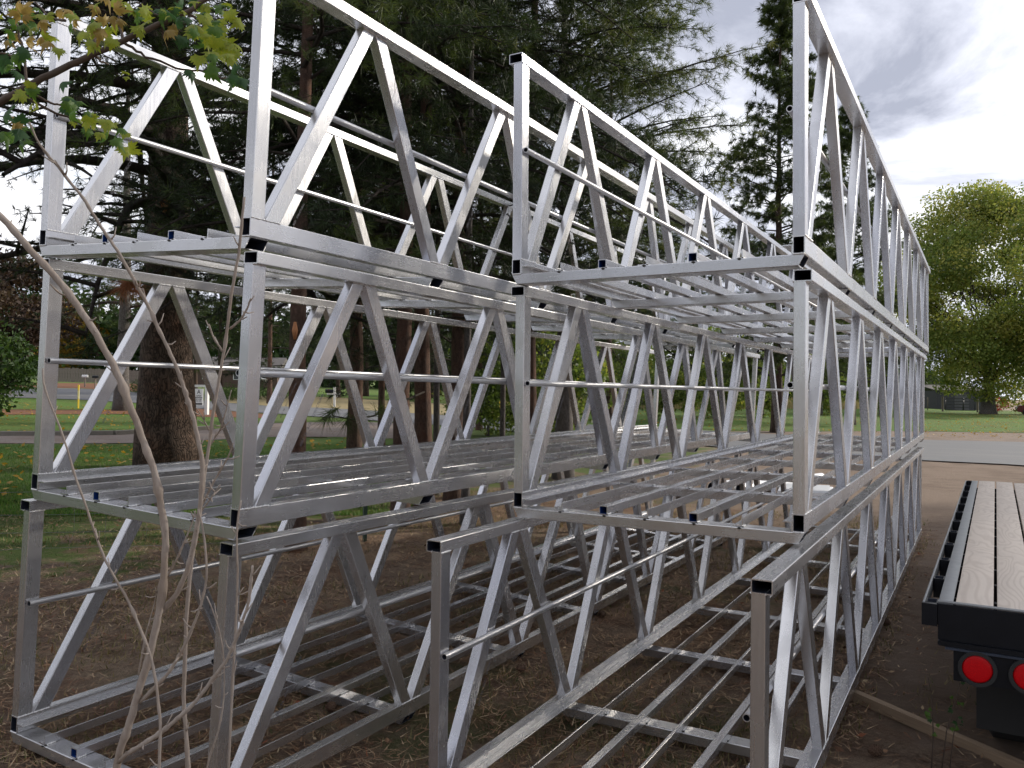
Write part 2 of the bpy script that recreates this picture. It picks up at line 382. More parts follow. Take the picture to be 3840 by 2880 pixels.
def beam(acc, p0, p1, u, v, w, h, r=.0035, hollow=0, pl0=None, pl1=None, m=0, mi=1, nseg=3):
    """tube of w (along u) by h (along v); ends optionally cut by planes (point, normal)"""
    p0 = np.asarray(p0, float); p1 = np.asarray(p1, float); a = unit(p1-p0); u = unit(u); v = unit(v)
    def ring(S, p, pl):
        X = p + S[:, :1]*u + S[:, 1:]*v
        if pl is not None:
            q, nn = np.asarray(pl[0], float), np.asarray(pl[1], float)
            X = X + (((q-X)@nn)/(a@nn))[:, None]*a
        return X
    S = rrect(w, h, r, nseg) if r else np.array([(w/2, h/2), (-w/2, h/2), (-w/2, -h/2), (w/2, -h/2)])
    n = len(S); flip = np.dot(np.cross(u, v), a) < 0
    k = acc.add(np.vstack([ring(S, p0, pl0), ring(S, p1, pl1)]))
    Q = [(k+i, k+(i+1) % n, k+n+(i+1) % n, k+n+i) for i in range(n)]
    Q = [tuple(reversed(f)) for f in Q] if flip else Q
    acc.F4.append(np.array(Q)); acc.M4.append(np.full(n, m))
    if not hollow:
        A, B = list(range(k+n-1, k-1, -1)), list(range(k+n, k+2*n))
        if flip: A.reverse(); B.reverse()
        acc.ngon(A, m); acc.ngon(B, m)
    else:
        t = hollow; S2 = S*np.array([(w-2*t)/w, (h-2*t)/h])
        j = acc.add(np.vstack([ring(S2, p0, pl0), ring(S2, p1, pl1)]))
        for (o1, o2, rev) in ((k, j, True), (k+n, j+n, False)):
            Q = [(o1+i, o1+(i+1) % n, o2+(i+1) % n, o2+i) for i in range(n)]
            if rev != flip: Q = [tuple(reversed(f)) for f in Q]
            acc.F4.append(np.array(Q)); acc.M4.append(np.full(n, m))
        Q = [(j+i, j+n+i, j+n+(i+1) % n, j+(i+1) % n) for i in range(n)]
        if flip: Q = [tuple(reversed(f)) for f in Q]
        acc.F4.append(np.array(Q)); acc.M4.append(np.full(n, mi))
def box(acc, lo, hi, m=0, r=0):
    lo = np.array(lo, float); hi = np.array(hi, float)
    s = hi-lo; c = (lo+hi)/2
    beam(acc, (c[0], lo[1], c[2]), (c[0], hi[1], c[2]), (0, 0, 1), (1, 0, 0), s[2], s[0], r=r, m=m)
def path(acc, P, Rr, sides=6, tint=None, m=0, cap=True):
    P = np.asarray(P, float); n = len(P); Rr = np.broadcast_to(Rr, (n,))
    T = np.gradient(P, axis=0); T /= np.linalg.norm(T, axis=1)[:, None]+1e-9
    ref = np.array([0, 0, 1.]) if abs(T[0, 2]) < .8 else np.array([1., 0, 0])
    U = np.cross(T, ref); U /= np.linalg.norm(U, axis=1)[:, None]+1e-9; W = np.cross(T, U)
    a = np.arange(sides)*2*math.pi/sides
    V = P[:, None]+Rr[:, None, None]*(np.cos(a)[None, :, None]*U[:, None]+np.sin(a)[None, :, None]*W[:, None])
    k = acc.add(V.reshape(-1, 3), tint=tint)
    i = np.arange(n-1)[:, None]*sides; j = np.arange(sides)[None]; j2 = (j+1) % sides
    F = np.stack([i+j, i+sides+j, i+sides+j2, i+j2], -1).reshape(-1, 4)+k
    acc.F4.append(F); acc.M4.append(np.full(len(F), m))
    if cap: acc.ngon([k+q for q in range(sides)], m); acc.ngon([k+(n-1)*sides+q for q in range(sides-1, -1, -1)], m)
def pipe(acc, p0, p1, ro, ri, sides=14, m=0, mi=1):
    p0 = np.asarray(p0, float); p1 = np.asarray(p1, float); a = unit(p1-p0); ref = np.array([0, 0, 1.]) if abs(a[2]) < .8 else np.array([1., 0, 0])
    U = unit(np.cross(a, ref)); W = np.cross(U, a); an = np.arange(sides)*2*math.pi/sides
    C = np.cos(an)[:, None]*U+np.sin(an)[:, None]*W
    k = acc.add(np.vstack([p0+ro*C, p1+ro*C, p0+ri*C, p1+ri*C])); s = sides
    def q(A, B, mm):
        F = np.array([(A+i, B+i, B+(i+1) % s, A+(i+1) % s) for i in range(s)]); acc.F4.append(F+k); acc.M4.append(np.full(s, mm))
    q(0, s, m); q(3*s, 2*s, mi); q(2*s, 0, m); q(s, 3*s, m)
def blob(acc, c, sx, sy, sz, m=0):
    V = np.array([(sx, 0, 0), (-sx, 0, 0), (0, sy, 0), (0, -sy, 0), (0, 0, sz), (0, 0, -sz)])+np.asarray(c)
    F = [(0, 2, 4), (2, 1, 4), (1, 3, 4), (3, 0, 4), (2, 0, 5), (1, 2, 5), (3, 1, 5), (0, 3, 5)]
    acc.add(V, F, m=m)
def rbox(acc, mtx, lo, hi, m=0):
    lo = np.array(lo, float); hi = np.array(hi, float)
    V = np.array([[x, y, z] for x in (lo[0], hi[0]) for y in (lo[1], hi[1]) for z in (lo[2], hi[2])])
    V = V@np.asarray(mtx)[:3, :3].T+np.asarray(mtx)[:3, 3]
    acc.add(V, F4=[(0, 1, 3, 2), (4, 6, 7, 5), (0, 4, 5, 1), (2, 3, 7, 6), (0, 2, 6, 4), (1, 5, 7, 3)], m=m)

# ------------------------------------------------------------------ ground and surfaces
def warp(n, near, far):
    t = np.linspace(-1, 1, n); return near*t*2 + np.sign(t)*(np.abs(t)**4)*(far-near*2)
gx = warp(260, 9, 420)-1.0; gy = warp(260, 9, 420)+3
X, Y = np.meshgrid(gx, gy, indexing='ij'); Z = g(X, Y)
near = np.exp(-((X-0)**2+(Y-2)**2)/400)
Z = Z+near*(.010*np.sin(X*3.1+Y*1.7)*np.cos(Y*2.3-X)+.008*np.sin(X*7.3-Y*5.1)-.012)
a = Acc(); nx, ny = X.shape
idx = np.arange(nx*ny).reshape(nx, ny)
F = np.stack([idx[:-1, :-1], idx[1:, :-1], idx[1:, 1:], idx[:-1, 1:]], -1).reshape(-1, 4)
a.add(np.stack([X, Y, Z], -1).reshape(-1, 3), F4=F)
obj('ground', a.mesh('ground', GROUND, True), kind='structure')
def drape(name, A, B, mat_, off, nu=10, step=1.5, wob=0):
    """strip draped on the terrain between two polylines of ground points"""
    A = np.array([p[:2] for p in A]); B = np.array([p[:2] for p in B])
    def resamp(P, n):
        d = np.r_[0, np.cumsum(np.linalg.norm(np.diff(P, axis=0), axis=1))]; s = np.linspace(0, d[-1], n)
        return np.stack([np.interp(s, d, P[:, i]) for i in (0, 1)], -1)
    n = max(8, int(np.linalg.norm(np.diff(A, axis=0), axis=1).sum()/step)); n = min(n, 160)
    A = resamp(A, n); B = resamp(B, n)
    if wob:
        w = (np.random.default_rng(len(name)).normal(size=(n, 1))*wob); A = A+w; B = B-w*.7
    t = np.linspace(0, 1, nu)[None, :, None]; P = A[:, None]*(1-t)+B[:, None]*t
    V = np.concatenate([P, (g(P[..., 0], P[..., 1])+off)[..., None]], -1)
    i = np.arange(n*nu).reshape(n, nu); F = np.stack([i[:-1, :-1], i[1:, :-1], i[1:, 1:], i[:-1, 1:]], -1).reshape(-1, 4)
    a = Acc(); a.add(V.reshape(-1, 3), F4=F); o = obj(name, a.mesh(name, mat_, True), kind='structure')
    me = o.data
    if me.polygons[0].normal.z < 0: me.flip_normals()
    return o
def gl(pts, clip=None): return [gnd(*p) for p in pts]
ROAD_N = [(-600, 1497), (0, 1490), (300, 1500), (600, 1517), (900, 1545), (1250, 1568), (1700, 1600), (1950, 1622), (2300, 1650), (2950, 1700), (3480, 1730), (3840, 1748), (4300, 1775)]
ROAD_F = [(-600, 1452), (0, 1455), (300, 1458), (560, 1476), (800, 1508), (1250, 1533), (1700, 1562), (1950, 1580), (2300, 1600), (2950, 1634), (3480, 1652), (3840, 1660), (4300, 1672)]
drape('dirt_verge', gl([(2700, 1640), (3480, 1654), (3840, 1662), (4400, 1676)]), gl([(2700, 1618), (3480, 1618), (3840, 1625), (4400, 1640)]), DIRT, .006, 8, 1, .15)
drape('lawn', gl([(-700, 1895), (0, 1890), (450, 1880), (900, 1850), (1250, 1800), (1500, 1760)]), gl([(-700, 1666), (0, 1666), (450, 1666), (900, 1640), (1250, 1640), (1500, 1640)]), LAWN, .010, 24, .5, .25)
drape('gravel_path', gl([(-700, 1665), (0, 1665), (450, 1665), (800, 1652), (1000, 1640), (1300, 1640), (1560, 1650)]), gl([(-700, 1637), (0, 1637), (450, 1633), (800, 1612), (950, 1590), (1300, 1582), (1560, 1590)]), GRAVEL, .016, 12, .6, .05)
drape('lawn', gl([(-700, 1628), (0, 1628), (450, 1624), (800, 1600), (1010, 1580)]), gl([(-700, 1557), (0, 1557), (450, 1554), (800, 1566), (1020, 1570)]), LAWN, .010, 16, .8)
drape('mulch_bed', gl([(-700, 1556), (0, 1556), (450, 1553), (800, 1565), (1020, 1569)]), gl([(-700, 1536), (0, 1536), (400, 1538), (700, 1530), (1020, 1556)]), MULCH, .014, 8, .8, .1)
drape('road_verge', gl([(-700, 1536), (0, 1536), (400, 1536), (640, 1530)]), gl([(-700, 1499), (0, 1492), (300, 1502), (600, 1519)]), LAWN, .018, 8, .8)
drape('road', gl(ROAD_N), gl(ROAD_F), ASPH, .030, 12, 1.0, .12)
drape('road_shoulder', gl([(800, 1507), (1250, 1532), (1700, 1561), (1900, 1576)]), gl([(800, 1482), (1250, 1490), (1700, 1515), (1900, 1530)]), VERGE, .012, 8, 1, .2)
drape('gravel_drive', gl([(-600, 1451), (0, 1453), (300, 1456), (520, 1470)]), gl([(-600, 1436), (0, 1436), (300, 1437), (520, 1440)]), MULCH, .012, 6, 1)
drape('lawn', gl([(1950, 1620), (2300, 1599), (2950, 1620), (3480, 1617), (3840, 1624), (4300, 1634)]), gl([(1950, 1520), (2300, 1520), (2950, 1528), (3480, 1532), (3840, 1540), (4300, 1550)]), LAWN, .014, 22, 1.0)
drape('lawn', gl([(560, 1475), (800, 1481), (1250, 1489), (1700, 1514), (1950, 1530)]), gl([(560, 1458), (800, 1462), (1250, 1468), (1700, 1485), (1950, 1500)]), LAWN, .014, 8, 1.0)
# kerb of the gravel path
def kerb():
    r = empty('path_kerb', gnd(200, 1634)); r['kind'] = 'structure'
    P = gl([(-500, 1636), (0, 1636), (180, 1635), (430, 1632), (640, 1622), (800, 1611)])
    for i in range(len(P)-1):
        A, B = P[i], P[i+1]
        n = max(1, int(np.linalg.norm(B-A)/2.4))
        for k in range(n):
            p = A+(B-A)*k/n; q = A+(B-A)*(k+.97)/n
            p = np.array([p[0], p[1], g(p[0], p[1])+.05]); q = np.array([q[0], q[1], g(q[0], q[1])+.05])
            a = Acc(); beam(a, p-np.array(r.location), q-np.array(r.location), (0, 0, 1), np.cross(unit(q-p), (0, 0, 1)), .16, .14, r=.01)
            obj('kerb_timber', a.mesh('kerb_timber', CONC), r)
kerb()

# ------------------------------------------------------------------ aluminium gangway frames
TW, HH, PP, Y0, PZ, PY = 1.41304, 1.12006, 1.25864, 0.0762, 0.626, 0.0148
A2, B3, CBW = .0508, .0762, .1016
LEN = 2*Y0+7*PP
def mirror(side, x): return TW-x if side else x
def build_gangway():
    root = empty('aluminium_truss_frame', (0, 0, 0))
        # bottom chords
    a = Acc(); beam(a, (0, 0, B3/2), (0, LEN, B3/2), (1, 0, 0), (0, 0, 1), A2, B3, hollow=.0042); mc = a.mesh('bottom_chord', [ALU_Y, BORE])
    a = Acc(); beam(a, (0, 0, 0), (0, LEN, 0), (1, 0, 0), (0, 0, 1), B3, A2, hollow=.0042); mt = a.mesh('top_chord', [ALU_Y, BORE])
    a = Acc(); beam(a, (0, 0, B3), (0, 0, HH-A2), (1, 0, 0), (0, 1, 0), A2, B3-.003); mp = a.mesh('end_post', ALU_Z)
    DW = .0720; up = unit((0, PP/2-DW*1.1, HH-A2-B3)); 
    def diag(y0, y1, nm):
        a = Acc(); p = np.array((0, y0, B3)); q = np.array((0, y1, HH-A2)); d = unit(q-p)
        beam(a, p, q, (1, 0, 0), np.cross((1, 0, 0), d), A2-.0012, DW, pl0=(p, (0, 0, 1)), pl1=(q, (0, 0, 1)))
        return a.mesh(nm, ALU_Z)
    hw = DW/(up[2])/2
    mu = diag(hw+.002, PP/2-hw-.002, 'diagonal_brace'); md = diag(PP-hw-.002, PP/2+hw+.002, 'diagonal_brace')
    mk = Acc()
    txt = bpy.data.curves.new('t', 'FONT'); txt.body = '6061 T6   B221   STRUCTURAL'; txt.size = .020; txt.align_x = 'CENTER'; txt.align_y = 'CENTER'
    to = bpy.data.objects.new('t', txt); COL.objects.link(to); bpy.context.view_layer.update()
    tm = bpy.data.meshes.new_from_object(to.evaluated_get(bpy.context.evaluated_depsgraph_get())); bpy.data.objects.remove(to)
    tm.materials.clear(); tm.materials.append(INK); tm.name = 'printed_marking'
    a = Acc()
    pipe(a, (0, 0, 0), (0, LEN-2*PY, 0), .0146, .0112); mh = a.mesh('handrail_pipe', [ALU_PIPE, BORE], True, 40)
    a = Acc(); x0, x1 = 0, TW
    pl0 = ((0, 0, 0), unit((1, 0, .55))); pl1 = ((TW, 0, 0), unit((1, 0, -.55)))
    beam(a, (x0+.1, CBW/2, -A2/2), (x1-.1, CBW/2, -A2/2), (0, 1, 0), (0, 0, 1), CBW, A2, hollow=.0042, pl0=pl0, pl1=pl1)
    mx = a.mesh('cross_beam', [ALU_X, BORE])
    a = Acc(); s = .042; t = .0045
    beam(a, (t/2, 0, s/2+.0005), (t/2, LEN, s/2+.0005), (1, 0, 0), (0, 0, 1), t, s, r=.001, nseg=2)
    beam(a, (-s/2, 0, t/2+.0005), (-s/2, LEN, t/2+.0005), (1, 0, 0), (0, 0, 1), s-.001, t, r=.001, nseg=2)
    ma = a.mesh('angle_stringer', ALU_Y)
    a = Acc(); beam(a, (0, 0, s/2+.0005), (0, LEN, s/2+.0005), (1, 0, 0), (0, 0, 1), s, s, r=.003, hollow=.0035); ms = a.mesh('tube_stringer', [ALU_Y, BORE_BLUE])
    led = []
    for sg in (1, -1):
        a = Acc()
        beam(a, (sg*s/2, .0, s-t/2), (sg*s/2, LEN-.0, s-t/2), (1, 0, 0), (0, 0, 1), s, t, r=.001, nseg=2)
        beam(a, (sg*t/2, .0, s/2-t/2), (sg*t/2, LEN-.0, s/2-t/2), (1, 0, 0), (0, 0, 1), t, s-t-.001, r=.001, nseg=2)
        led.append(a.mesh('deck_ledger', ALU_Y))
    for side in (0, 1):
        cx = mirror(side, A2/2); sg = -1 if side else 1
        obj('bottom_chord', mc, root, (cx, 0, 0)); obj('top_chord', mt, root, (mirror(side, (A2-.0254)/2), 0, HH-A2/2))
        for y in (B3/2, LEN-B3/2): obj('end_post', mp, root, (cx, y, 0))
        for k in range(7):
            y = Y0+k*PP
            if k == 0: obj('diagonal_brace', mu, root, (cx, y, 0))
            else: obj('diagonal_brace', mu, root, (cx, y, 0))
            obj('diagonal_brace', md, root, (cx, y, 0))
            for (frac, yo) in ((.5, 0),):
                if k in (0, 1, 2, 3, 5) and side == (0 if k != 2 else 1) or (side == 1 and k in (0, 1, 2)):
                    o = obj('printed_marking', tm, root)
                    d = unit((0, PP/2-2*hw, HH-A2-B3)); n_ = np.array((sg if side == 0 else 1, 0, 0.))
                    n_ = np.array((1., 0, 0)); xx = d; yy = np.cross(n_, xx)
                    c = np.array((cx+A2/2+.0003, y+PP/4, (HH-A2+B3)/2-.14))
                    o.matrix_local = Matrix(((xx[0], yy[0], n_[0], c[0]), (xx[1], yy[1], n_[1], c[1]), (xx[2], yy[2], n_[2], c[2]), (0, 0, 0, 1)))
        obj('handrail_pipe', mh, root, (mirror(side, A2+.0148), PY, PZ))
        obj('deck_ledger', led[side], root, (mirror(side, A2+.0006), .004, 0))
    for k in range(8):
        y = 0.001 if k == 0 else (LEN-CBW-.001 if k == 7 else Y0+k*PP-CBW/2)
        obj('cross_beam', mx, root, (0, y, -.0008))
    for i in range(1, 6):
        x = A2+(TW-2*A2)*i/6
        obj('angle_stringer' if i % 2 else 'tube_stringer', ma if i % 2 else ms, root, (x, .004*i, 0))
    # welds
    w = Acc(); rr = random.Random(3)
    def bead(p0, p1, n, r=.0042, m=0):
        p0 = np.array(p0); p1 = np.array(p1)
        for i in range(n):
            c = p0+(p1-p0)*(i+.5)/n+np.array([rr.uniform(-1, 1) for _ in range(3)])*.0008
            q = r*1.45*rr.uniform(.8, 1.25); d = np.abs(unit(p1-p0)); blob(w, c, *(q*(.8+.5*d)), m=m)
    for side in (0, 1):
        for xf in (A2, 0):
            x = mirror(side, xf); cx = mirror(side, A2/2)
            for k in range(8):
                y = Y0+k*PP
                for (u0, u1) in ((y-2*hw, y-.004), (y+.004, y+2*hw)):
                    if k == 0 and u0 < y-.01 or k == 7 and u1 > y+.01: continue
                    bead((x, u0, B3), (x, u1, B3), 9)
                if k < 7:
                    yt = y+PP/2
                    for (u0, u1) in ((yt-2*hw, yt-.004), (yt+.004, yt+2*hw)): bead((x, u0, HH-A2), (x, u1, HH-A2), 9)
            bead((x, .002, B3), (x, B3, B3), 9); bead((x, .002, HH-A2), (x, B3, HH-A2), 9)
        sx = mirror(side, A2+.001)
        for k in range(28):
            y = .05+k*LEN/28.3; bead((sx, y, .0385), (sx, y+.055, .0385), 6, .0042)
        bead((mirror(side, 0.004), -.001, .0), (mirror(side, A2-.004), -.001, 0), 7, .004)
        for k in range(7):
            for yb in (Y0+k*PP+PP/2*((PZ-B3)/(HH-A2-B3)), Y0+k*PP+PP-PP/2*((PZ-B3)/(HH-A2-B3))):
                blob(w, (mirror(side, A2+.004), yb, PZ-.013), .006, .02, .005)
    for i in range(1, 6):
        x = A2+(TW-2*A2)*i/6+(.006 if i % 2 else .0205)
        for k in range(8):
            y = .012 if k == 0 else Y0+k*PP-CBW/2+.022
            bead((x, y, .002), (x, y+.045, .002), 5, .005)
            blob(w, (x+.001, y-.004, .001), .006, .010, .004, m=1)
            if k == 0: blob(w, (x-.012, -.002, -.004), .011, .0025, .006, m=1)
    obj('weld_beads', w.mesh('weld_beads', [WELD, SOOT], True), root, kind='stuff')
    return root
def place(root, x, y, z, yaw, pit, rol):
    ex = unit((1, 0, rol)); ey = np.array((0, 1, pit)); ey = unit(ey-ex*(ey@ex)); ez = np.cross(ex, ey)
    Rz = Matrix.Rotation(yaw, 4, 'Z')
    m = Matrix(((ex[0], ey[0], ez[0], 0), (ex[1], ey[1], ez[1], 0), (ex[2], ey[2], ez[2], 0), (0, 0, 0, 1)))
    root.matrix_world = Matrix.Translation((x, y, z)) @ Rz @ m
gang = build_gangway()
GR = 'welded aluminium walkway frames in two stacks of three'
PL = [((0, 0, 0, 0, 0, 0), 'middle welded aluminium truss frame of the right stack, nearest the trailer'),
      ((0.00677, -0.05201, 1.17264, -0.0052, -0.00168, 0.00427), 'topmost aluminium truss frame of the right stack, its tall corner against the clouds'),
      ((-0.00707, -0.71631, -1.18056, -0.00156, -0.00274, -0.00087), 'lowest aluminium truss frame of the right stack, lying on the ground and sticking out nearest'),
      ((-2.04057, -1.32457, -1.08575, -0.0007, -0.00802, -0.05021), 'lowest aluminium truss frame of the left stack, on the ground behind the bare shrub'),
      ((-1.9567, -1.29853, 0.08769, 0.0038, -0.00387, -0.04687), 'middle aluminium truss frame of the left stack, in front of the big pine trunk'),
      ((-1.89253, -1.32235, 1.26304, 0.00184, -0.00262, -0.04796), 'topmost aluminium truss frame of the left stack, partly behind the maple leaves')]
for i, (p, lab) in enumerate(PL):
    o = gang if i == 0 else copy_tree(gang)
    place(o, *p); tag(o, lab, 'truss frame', GR)
# ------------------------------------------------------------------ trees
def tufts(acc, P, D, Ln, k, spread=(25, 80), w=.004, along=.5, tint=.5, tv=.18, m=0, rs=None):
    """k thin needles round every tuft point P, pointing about D"""
    rs = rs or rng; n = len(P)
    if not n: return
    P = np.repeat(P, k, 0); D = np.repeat(D, k, 0); D = D/(np.linalg.norm(D, axis=1)[:, None]+1e-9)
    Ln = np.repeat(np.broadcast_to(Ln, (n,)), k)*rs.uniform(.65, 1.1, n*k)
    rv = rs.normal(size=(n*k, 3)); U = rv-(rv*D).sum(1)[:, None]*D; U /= np.linalg.norm(U, axis=1)[:, None]+1e-9
    an = np.radians(rs.uniform(spread[0], spread[1], n*k))[:, None]
    dr = D*np.cos(an)+U*np.sin(an); dr[:, 2] -= .12
    s = P - D*(rs.uniform(0, along, n*k)*Ln)[:, None]
    W = np.cross(dr, rs.normal(size=(n*k, 3))); W /= np.linalg.norm(W, axis=1)[:, None]+1e-9
    V = np.stack([s-W*w, s+W*w, s+dr*Ln[:, None]], 1).reshape(-1, 3)
    tt = np.repeat(np.clip(tint+rs.normal(size=n)*tv, 0.001, 1), k*3)
    acc.add(V, F3=np.arange(n*k*3).reshape(-1, 3), tint=tt, m=m)
def trunk_mesh(h, r0, r1, bark, lean=(0, 0), sides=12, rs=None, flare=1.35, name='trunk'):
    rs = rs or rng; n = 14; t = np.linspace(0, 1, n); z = t**1.3*(h+.3)-.3
    rad = r0+(r1-r0)*t; rad = rad*(1+(flare-1)*np.exp(-np.maximum(z, 0)/(r0*2.2)))
    x = lean[0]*t+np.cumsum(rs.normal(size=n))*r0*.10; y = lean[1]*t+np.cumsum(rs.normal(size=n))*r0*.10
    x -= x[0]; y -= y[0]
    a = Acc(); path(a, np.stack([x, y, z], -1), rad*rs.uniform(.97, 1.03, n), sides)
    return a.mesh(name, bark, True), (lambda zz: np.array([np.interp(zz, z, x), np.interp(zz, z, y), zz]))
def conifer(h, r0, z0, rad, nb, Ln=.17, k=16, w=.004, prof='round', droop=.25, rise=.25, subs=9, sub_len=.34, tint=.4, bark=None,
            needle=None, seed=1, spacing=.13, arc=None, lean=(0, 0), name='pine_tree', bare=0, topf=1.0, sides=12, twigs=True):
    rs = np.random.default_rng(seed); root = empty(name, (0, 0, 0))
    tm, tp = trunk_mesh(h*.98, r0, .02, bark or BARK, lean, sides, rs)
    obj('trunk', tm, root)
    B = Acc(); C = Acc()
    for i in range(nb):
        f = (i+rs.uniform(0, 1))/nb; z = z0+(h-z0)*f**.9
        if prof == 'cone': pr = (1-f)**.8*.95+.05
        elif prof == 'round': pr = math.sin(math.pi*min(1, .28+.72*f))**.6*.95+.05
        else: pr = 1-.3*f
        Lb = rad*pr*rs.uniform(.65, 1.1)
        azm = rs.uniform(0, 2*math.pi) if arc is None or rs.uniform() < .25 else rs.uniform(*arc)
        d = np.array([math.cos(azm), math.sin(azm), 0]); n = 8; t = np.linspace(0, 1, n)
        up = rise*rs.uniform(.5, 1.5)+.5*f**2*topf; dr = droop*rs.uniform(.6, 1.5)
        P = tp(z)+np.outer(t*Lb, d)+np.outer(Lb*(up*t-dr*t**2), (0, 0, 1))
        side = np.array([-d[1], d[0], 0]); P += np.outer(Lb*.10*rs.normal()*t**2+np.cumsum(rs.normal(size=n))*Lb*.012, side)
        rb = max(.006, r0*.26*(Lb/rad)**1.1*(1-.5*f)); path(B, P, rb*(1-t*.85)+.002, 5, cap=False)
        ns = max(3, int(subs*(.5+.5*Lb/rad)))
        TP = []; TD = []
        for j in range(ns):
            q = .22+.78*(j+rs.uniform(0, 1))/ns; sg = 1 if j % 2 else -1
            b0 = np.array([np.interp(q, t, P[:, c]) for c in range(3)])
            Ls = Lb*sub_len*(1.15-.65*q)*rs.uniform(.6, 1.2)
            sd_ = unit(d*rs.uniform(.5, 1.0)+side*sg*rs.uniform(.5, 1.1)+np.array((0, 0, rs.uniform(-.35, .35))))
            m = 4; s = np.linspace(0, 1, m); S = b0+np.outer(s*Ls, sd_)+np.outer(Ls*(rs.uniform(-.05, .25)*s**2-droop*.5*s**2), (0, 0, 1))
            if twigs: path(B, S, np.maximum(rb*.35*(1-s*.8), .0025), 3, cap=False)
            if j < bare: continue
            nn = max(2, int(Ls/spacing)); ss = np.linspace(.3, 1, nn)
            X = np.stack([np.interp(ss, s, S[:, c]) for c in range(3)], -1)+rs.normal(size=(nn, 3))*Ln*.15
            TP.append(X); TD.append(np.repeat((S[-1]-S[0])[None], nn, 0)+rs.normal(size=(nn, 3))*Ls*.25)
            TP.append(X+rs.normal(size=(nn, 3))*Ln*.5); TD.append(np.repeat((S[-1]-S[0])[None], nn, 0)+rs.normal(size=(nn, 3))*Ls*.5)
        TP.append(P[-2:]); TD.append(np.repeat(d[None]+np.array([[0, 0, .3]]), 2, 0))
        if TP:
            TP = np.vstack(TP); TD = np.vstack(TD)
            tufts(C, TP, TD, Ln, k, w=w, tint=tint+rs.normal()*.12, rs=rs)
    # leader
    tufts(C, np.stack([tp(z) for z in np.linspace(h*.9, h, 8)]), np.tile((0, 0, 1.), (8, 1)), Ln*1.2, k, w=w, tint=tint, rs=rs)
    obj('branches', B.mesh('branches', BARK_B, True), root)
    obj('crown', C.mesh('crown', needle or NEEDLE), root)
    return root
def leaves(acc, P, size, tint, tv, rs, k=1):
    n = len(P); s = np.broadcast_to(size, (n,))*rs.uniform(.6, 1.2, n)
    A = rs.normal(size=(n, 3)); A /= np.linalg.norm(A, axis=1)[:, None]; Bv = np.cross(A, rs.normal(size=(n, 3))); Bv /= np.linalg.norm(Bv, axis=1)[:, None]
    A *= s[:, None]; Bv *= s[:, None]*.55
    V = np.stack([P-A, P-Bv, P+A, P+Bv], 1).reshape(-1, 3)
    tt = np.repeat(np.clip(tint+rs.normal(size=n)*tv, .001, 1), 4)
    acc.add(V, F4=np.arange(n*4).reshape(-1, 4), tint=tt)
def broadleaf(h, r0, z0, rad, n_leaf, size, mat_, tint=.4, tv=.2, seed=1, name='deciduous_tree', bark=None, nclump=70, limbs=14, shape=(1, 1), trunk_h=.55):
    rs = np.random.default_rng(seed); root = empty(name, (0, 0, 0))
    tm, tp = trunk_mesh(h*trunk_h, r0, r0*.35, bark or BARK_G, (0, 0), 12, rs, 1.5); obj('trunk', tm, root)
    B = Acc(); C = Acc(); cz = (z0+h)/2; hz = (h-z0)/2
    cl = []
    for i in range(nclump):
        v = rs.normal(size=3); v /= np.linalg.norm(v); rr = rs.uniform(.35, 1)**.6
        f = v[2]; w_ = rad*(1.0-.28*max(0, f)-.10*max(0, -f))
        cl.append((v[0]*w_*rr, v[1]*w_*rr, cz+v[2]*hz*rr))
    cl = np.array(cl)
    for i in range(limbs):
        c = cl[rs.integers(len(cl))]; zs = rs.uniform(z0*.6+.1*h*trunk_h, h*trunk_h*.95); s = tp(zs); t = np.linspace(0, 1, 7)
        P = s+np.outer(t, c-s)+np.outer(np.sin(t*math.pi)*.08*h*rs.uniform(-.5, 1), (0, 0, 1))+rs.normal(size=(7, 3))*h*.008*t[:, None]
        path(B, P, r0*(.32 if r0 < .5 else .20)*(1-t*.9)+.01, 5, cap=False)
        for j in range(4):
            q = rs.integers(2, 6); c2 = cl[rs.integers(len(cl))]; e = P[q]+(c2-P[q])*min(1, .3*h/np.linalg.norm(c2-P[q]))
            path(B, np.stack([P[q], (P[q]+e)/2+rs.normal(size=3)*.02*h, e]), [r0*.10, r0*.06, .008], 4, cap=False)
    sz = rad*(.27 if nclump < 100 else .20); per = n_leaf//nclump
    for c in cl:
        n = int(per*rs.uniform(.5, 1.5)); v = rs.normal(size=(n, 3)); v /= np.linalg.norm(v, axis=1)[:, None]
        v = v*rs.uniform(.1, 1, (n, 1))**.5*sz*rs.uniform(.7, 1.3)*np.array([1.15, 1.15, .75])
        leaves(C, c+v, size, tint+rs.normal()*tv*.9, tv*.8, rs)
    obj('branches', B.mesh('branches', BARK_B, True), root); obj('crown', C.mesh('crown', mat_), root)
    return root
def put(o, px, d, label, cat, group=None, rz=None, s=1.0):
    p = at(px, d); o.location = tuple(p); o.rotation_euler = (0, 0, rz if rz is not None else 0)
    o.scale = (s, s, s); tag(o, label, cat, group); return o
TG = 'conifers behind the frames'
# A: the big trunk on the left
tA = conifer(25, .50, 3.7, 5.8, 150, Ln=.14, k=13, w=.0055, prof='x', droop=.42, rise=.18, subs=15, sub_len=.36, tint=.30, needle=NEEDLE_D, seed=5, spacing=.20, name='fir_tree', sides=24)
put(tA, 650, 15.2, 'huge dark fir with the thickest trunk, behind the left stack', 'tree', TG)
tB = conifer(11, .115, 2.9, 2.6, 62, Ln=.15, k=16, w=.0042, prof='x', droop=.35, rise=.2, subs=11, tint=.35, seed=8, bark=BARK_S, spacing=.12, lean=(.15, .1))
put(tB, 1112, 8.6, 'slim reddish pine with pruned limb scars, nearest behind the left stack', 'tree', TG, .4)
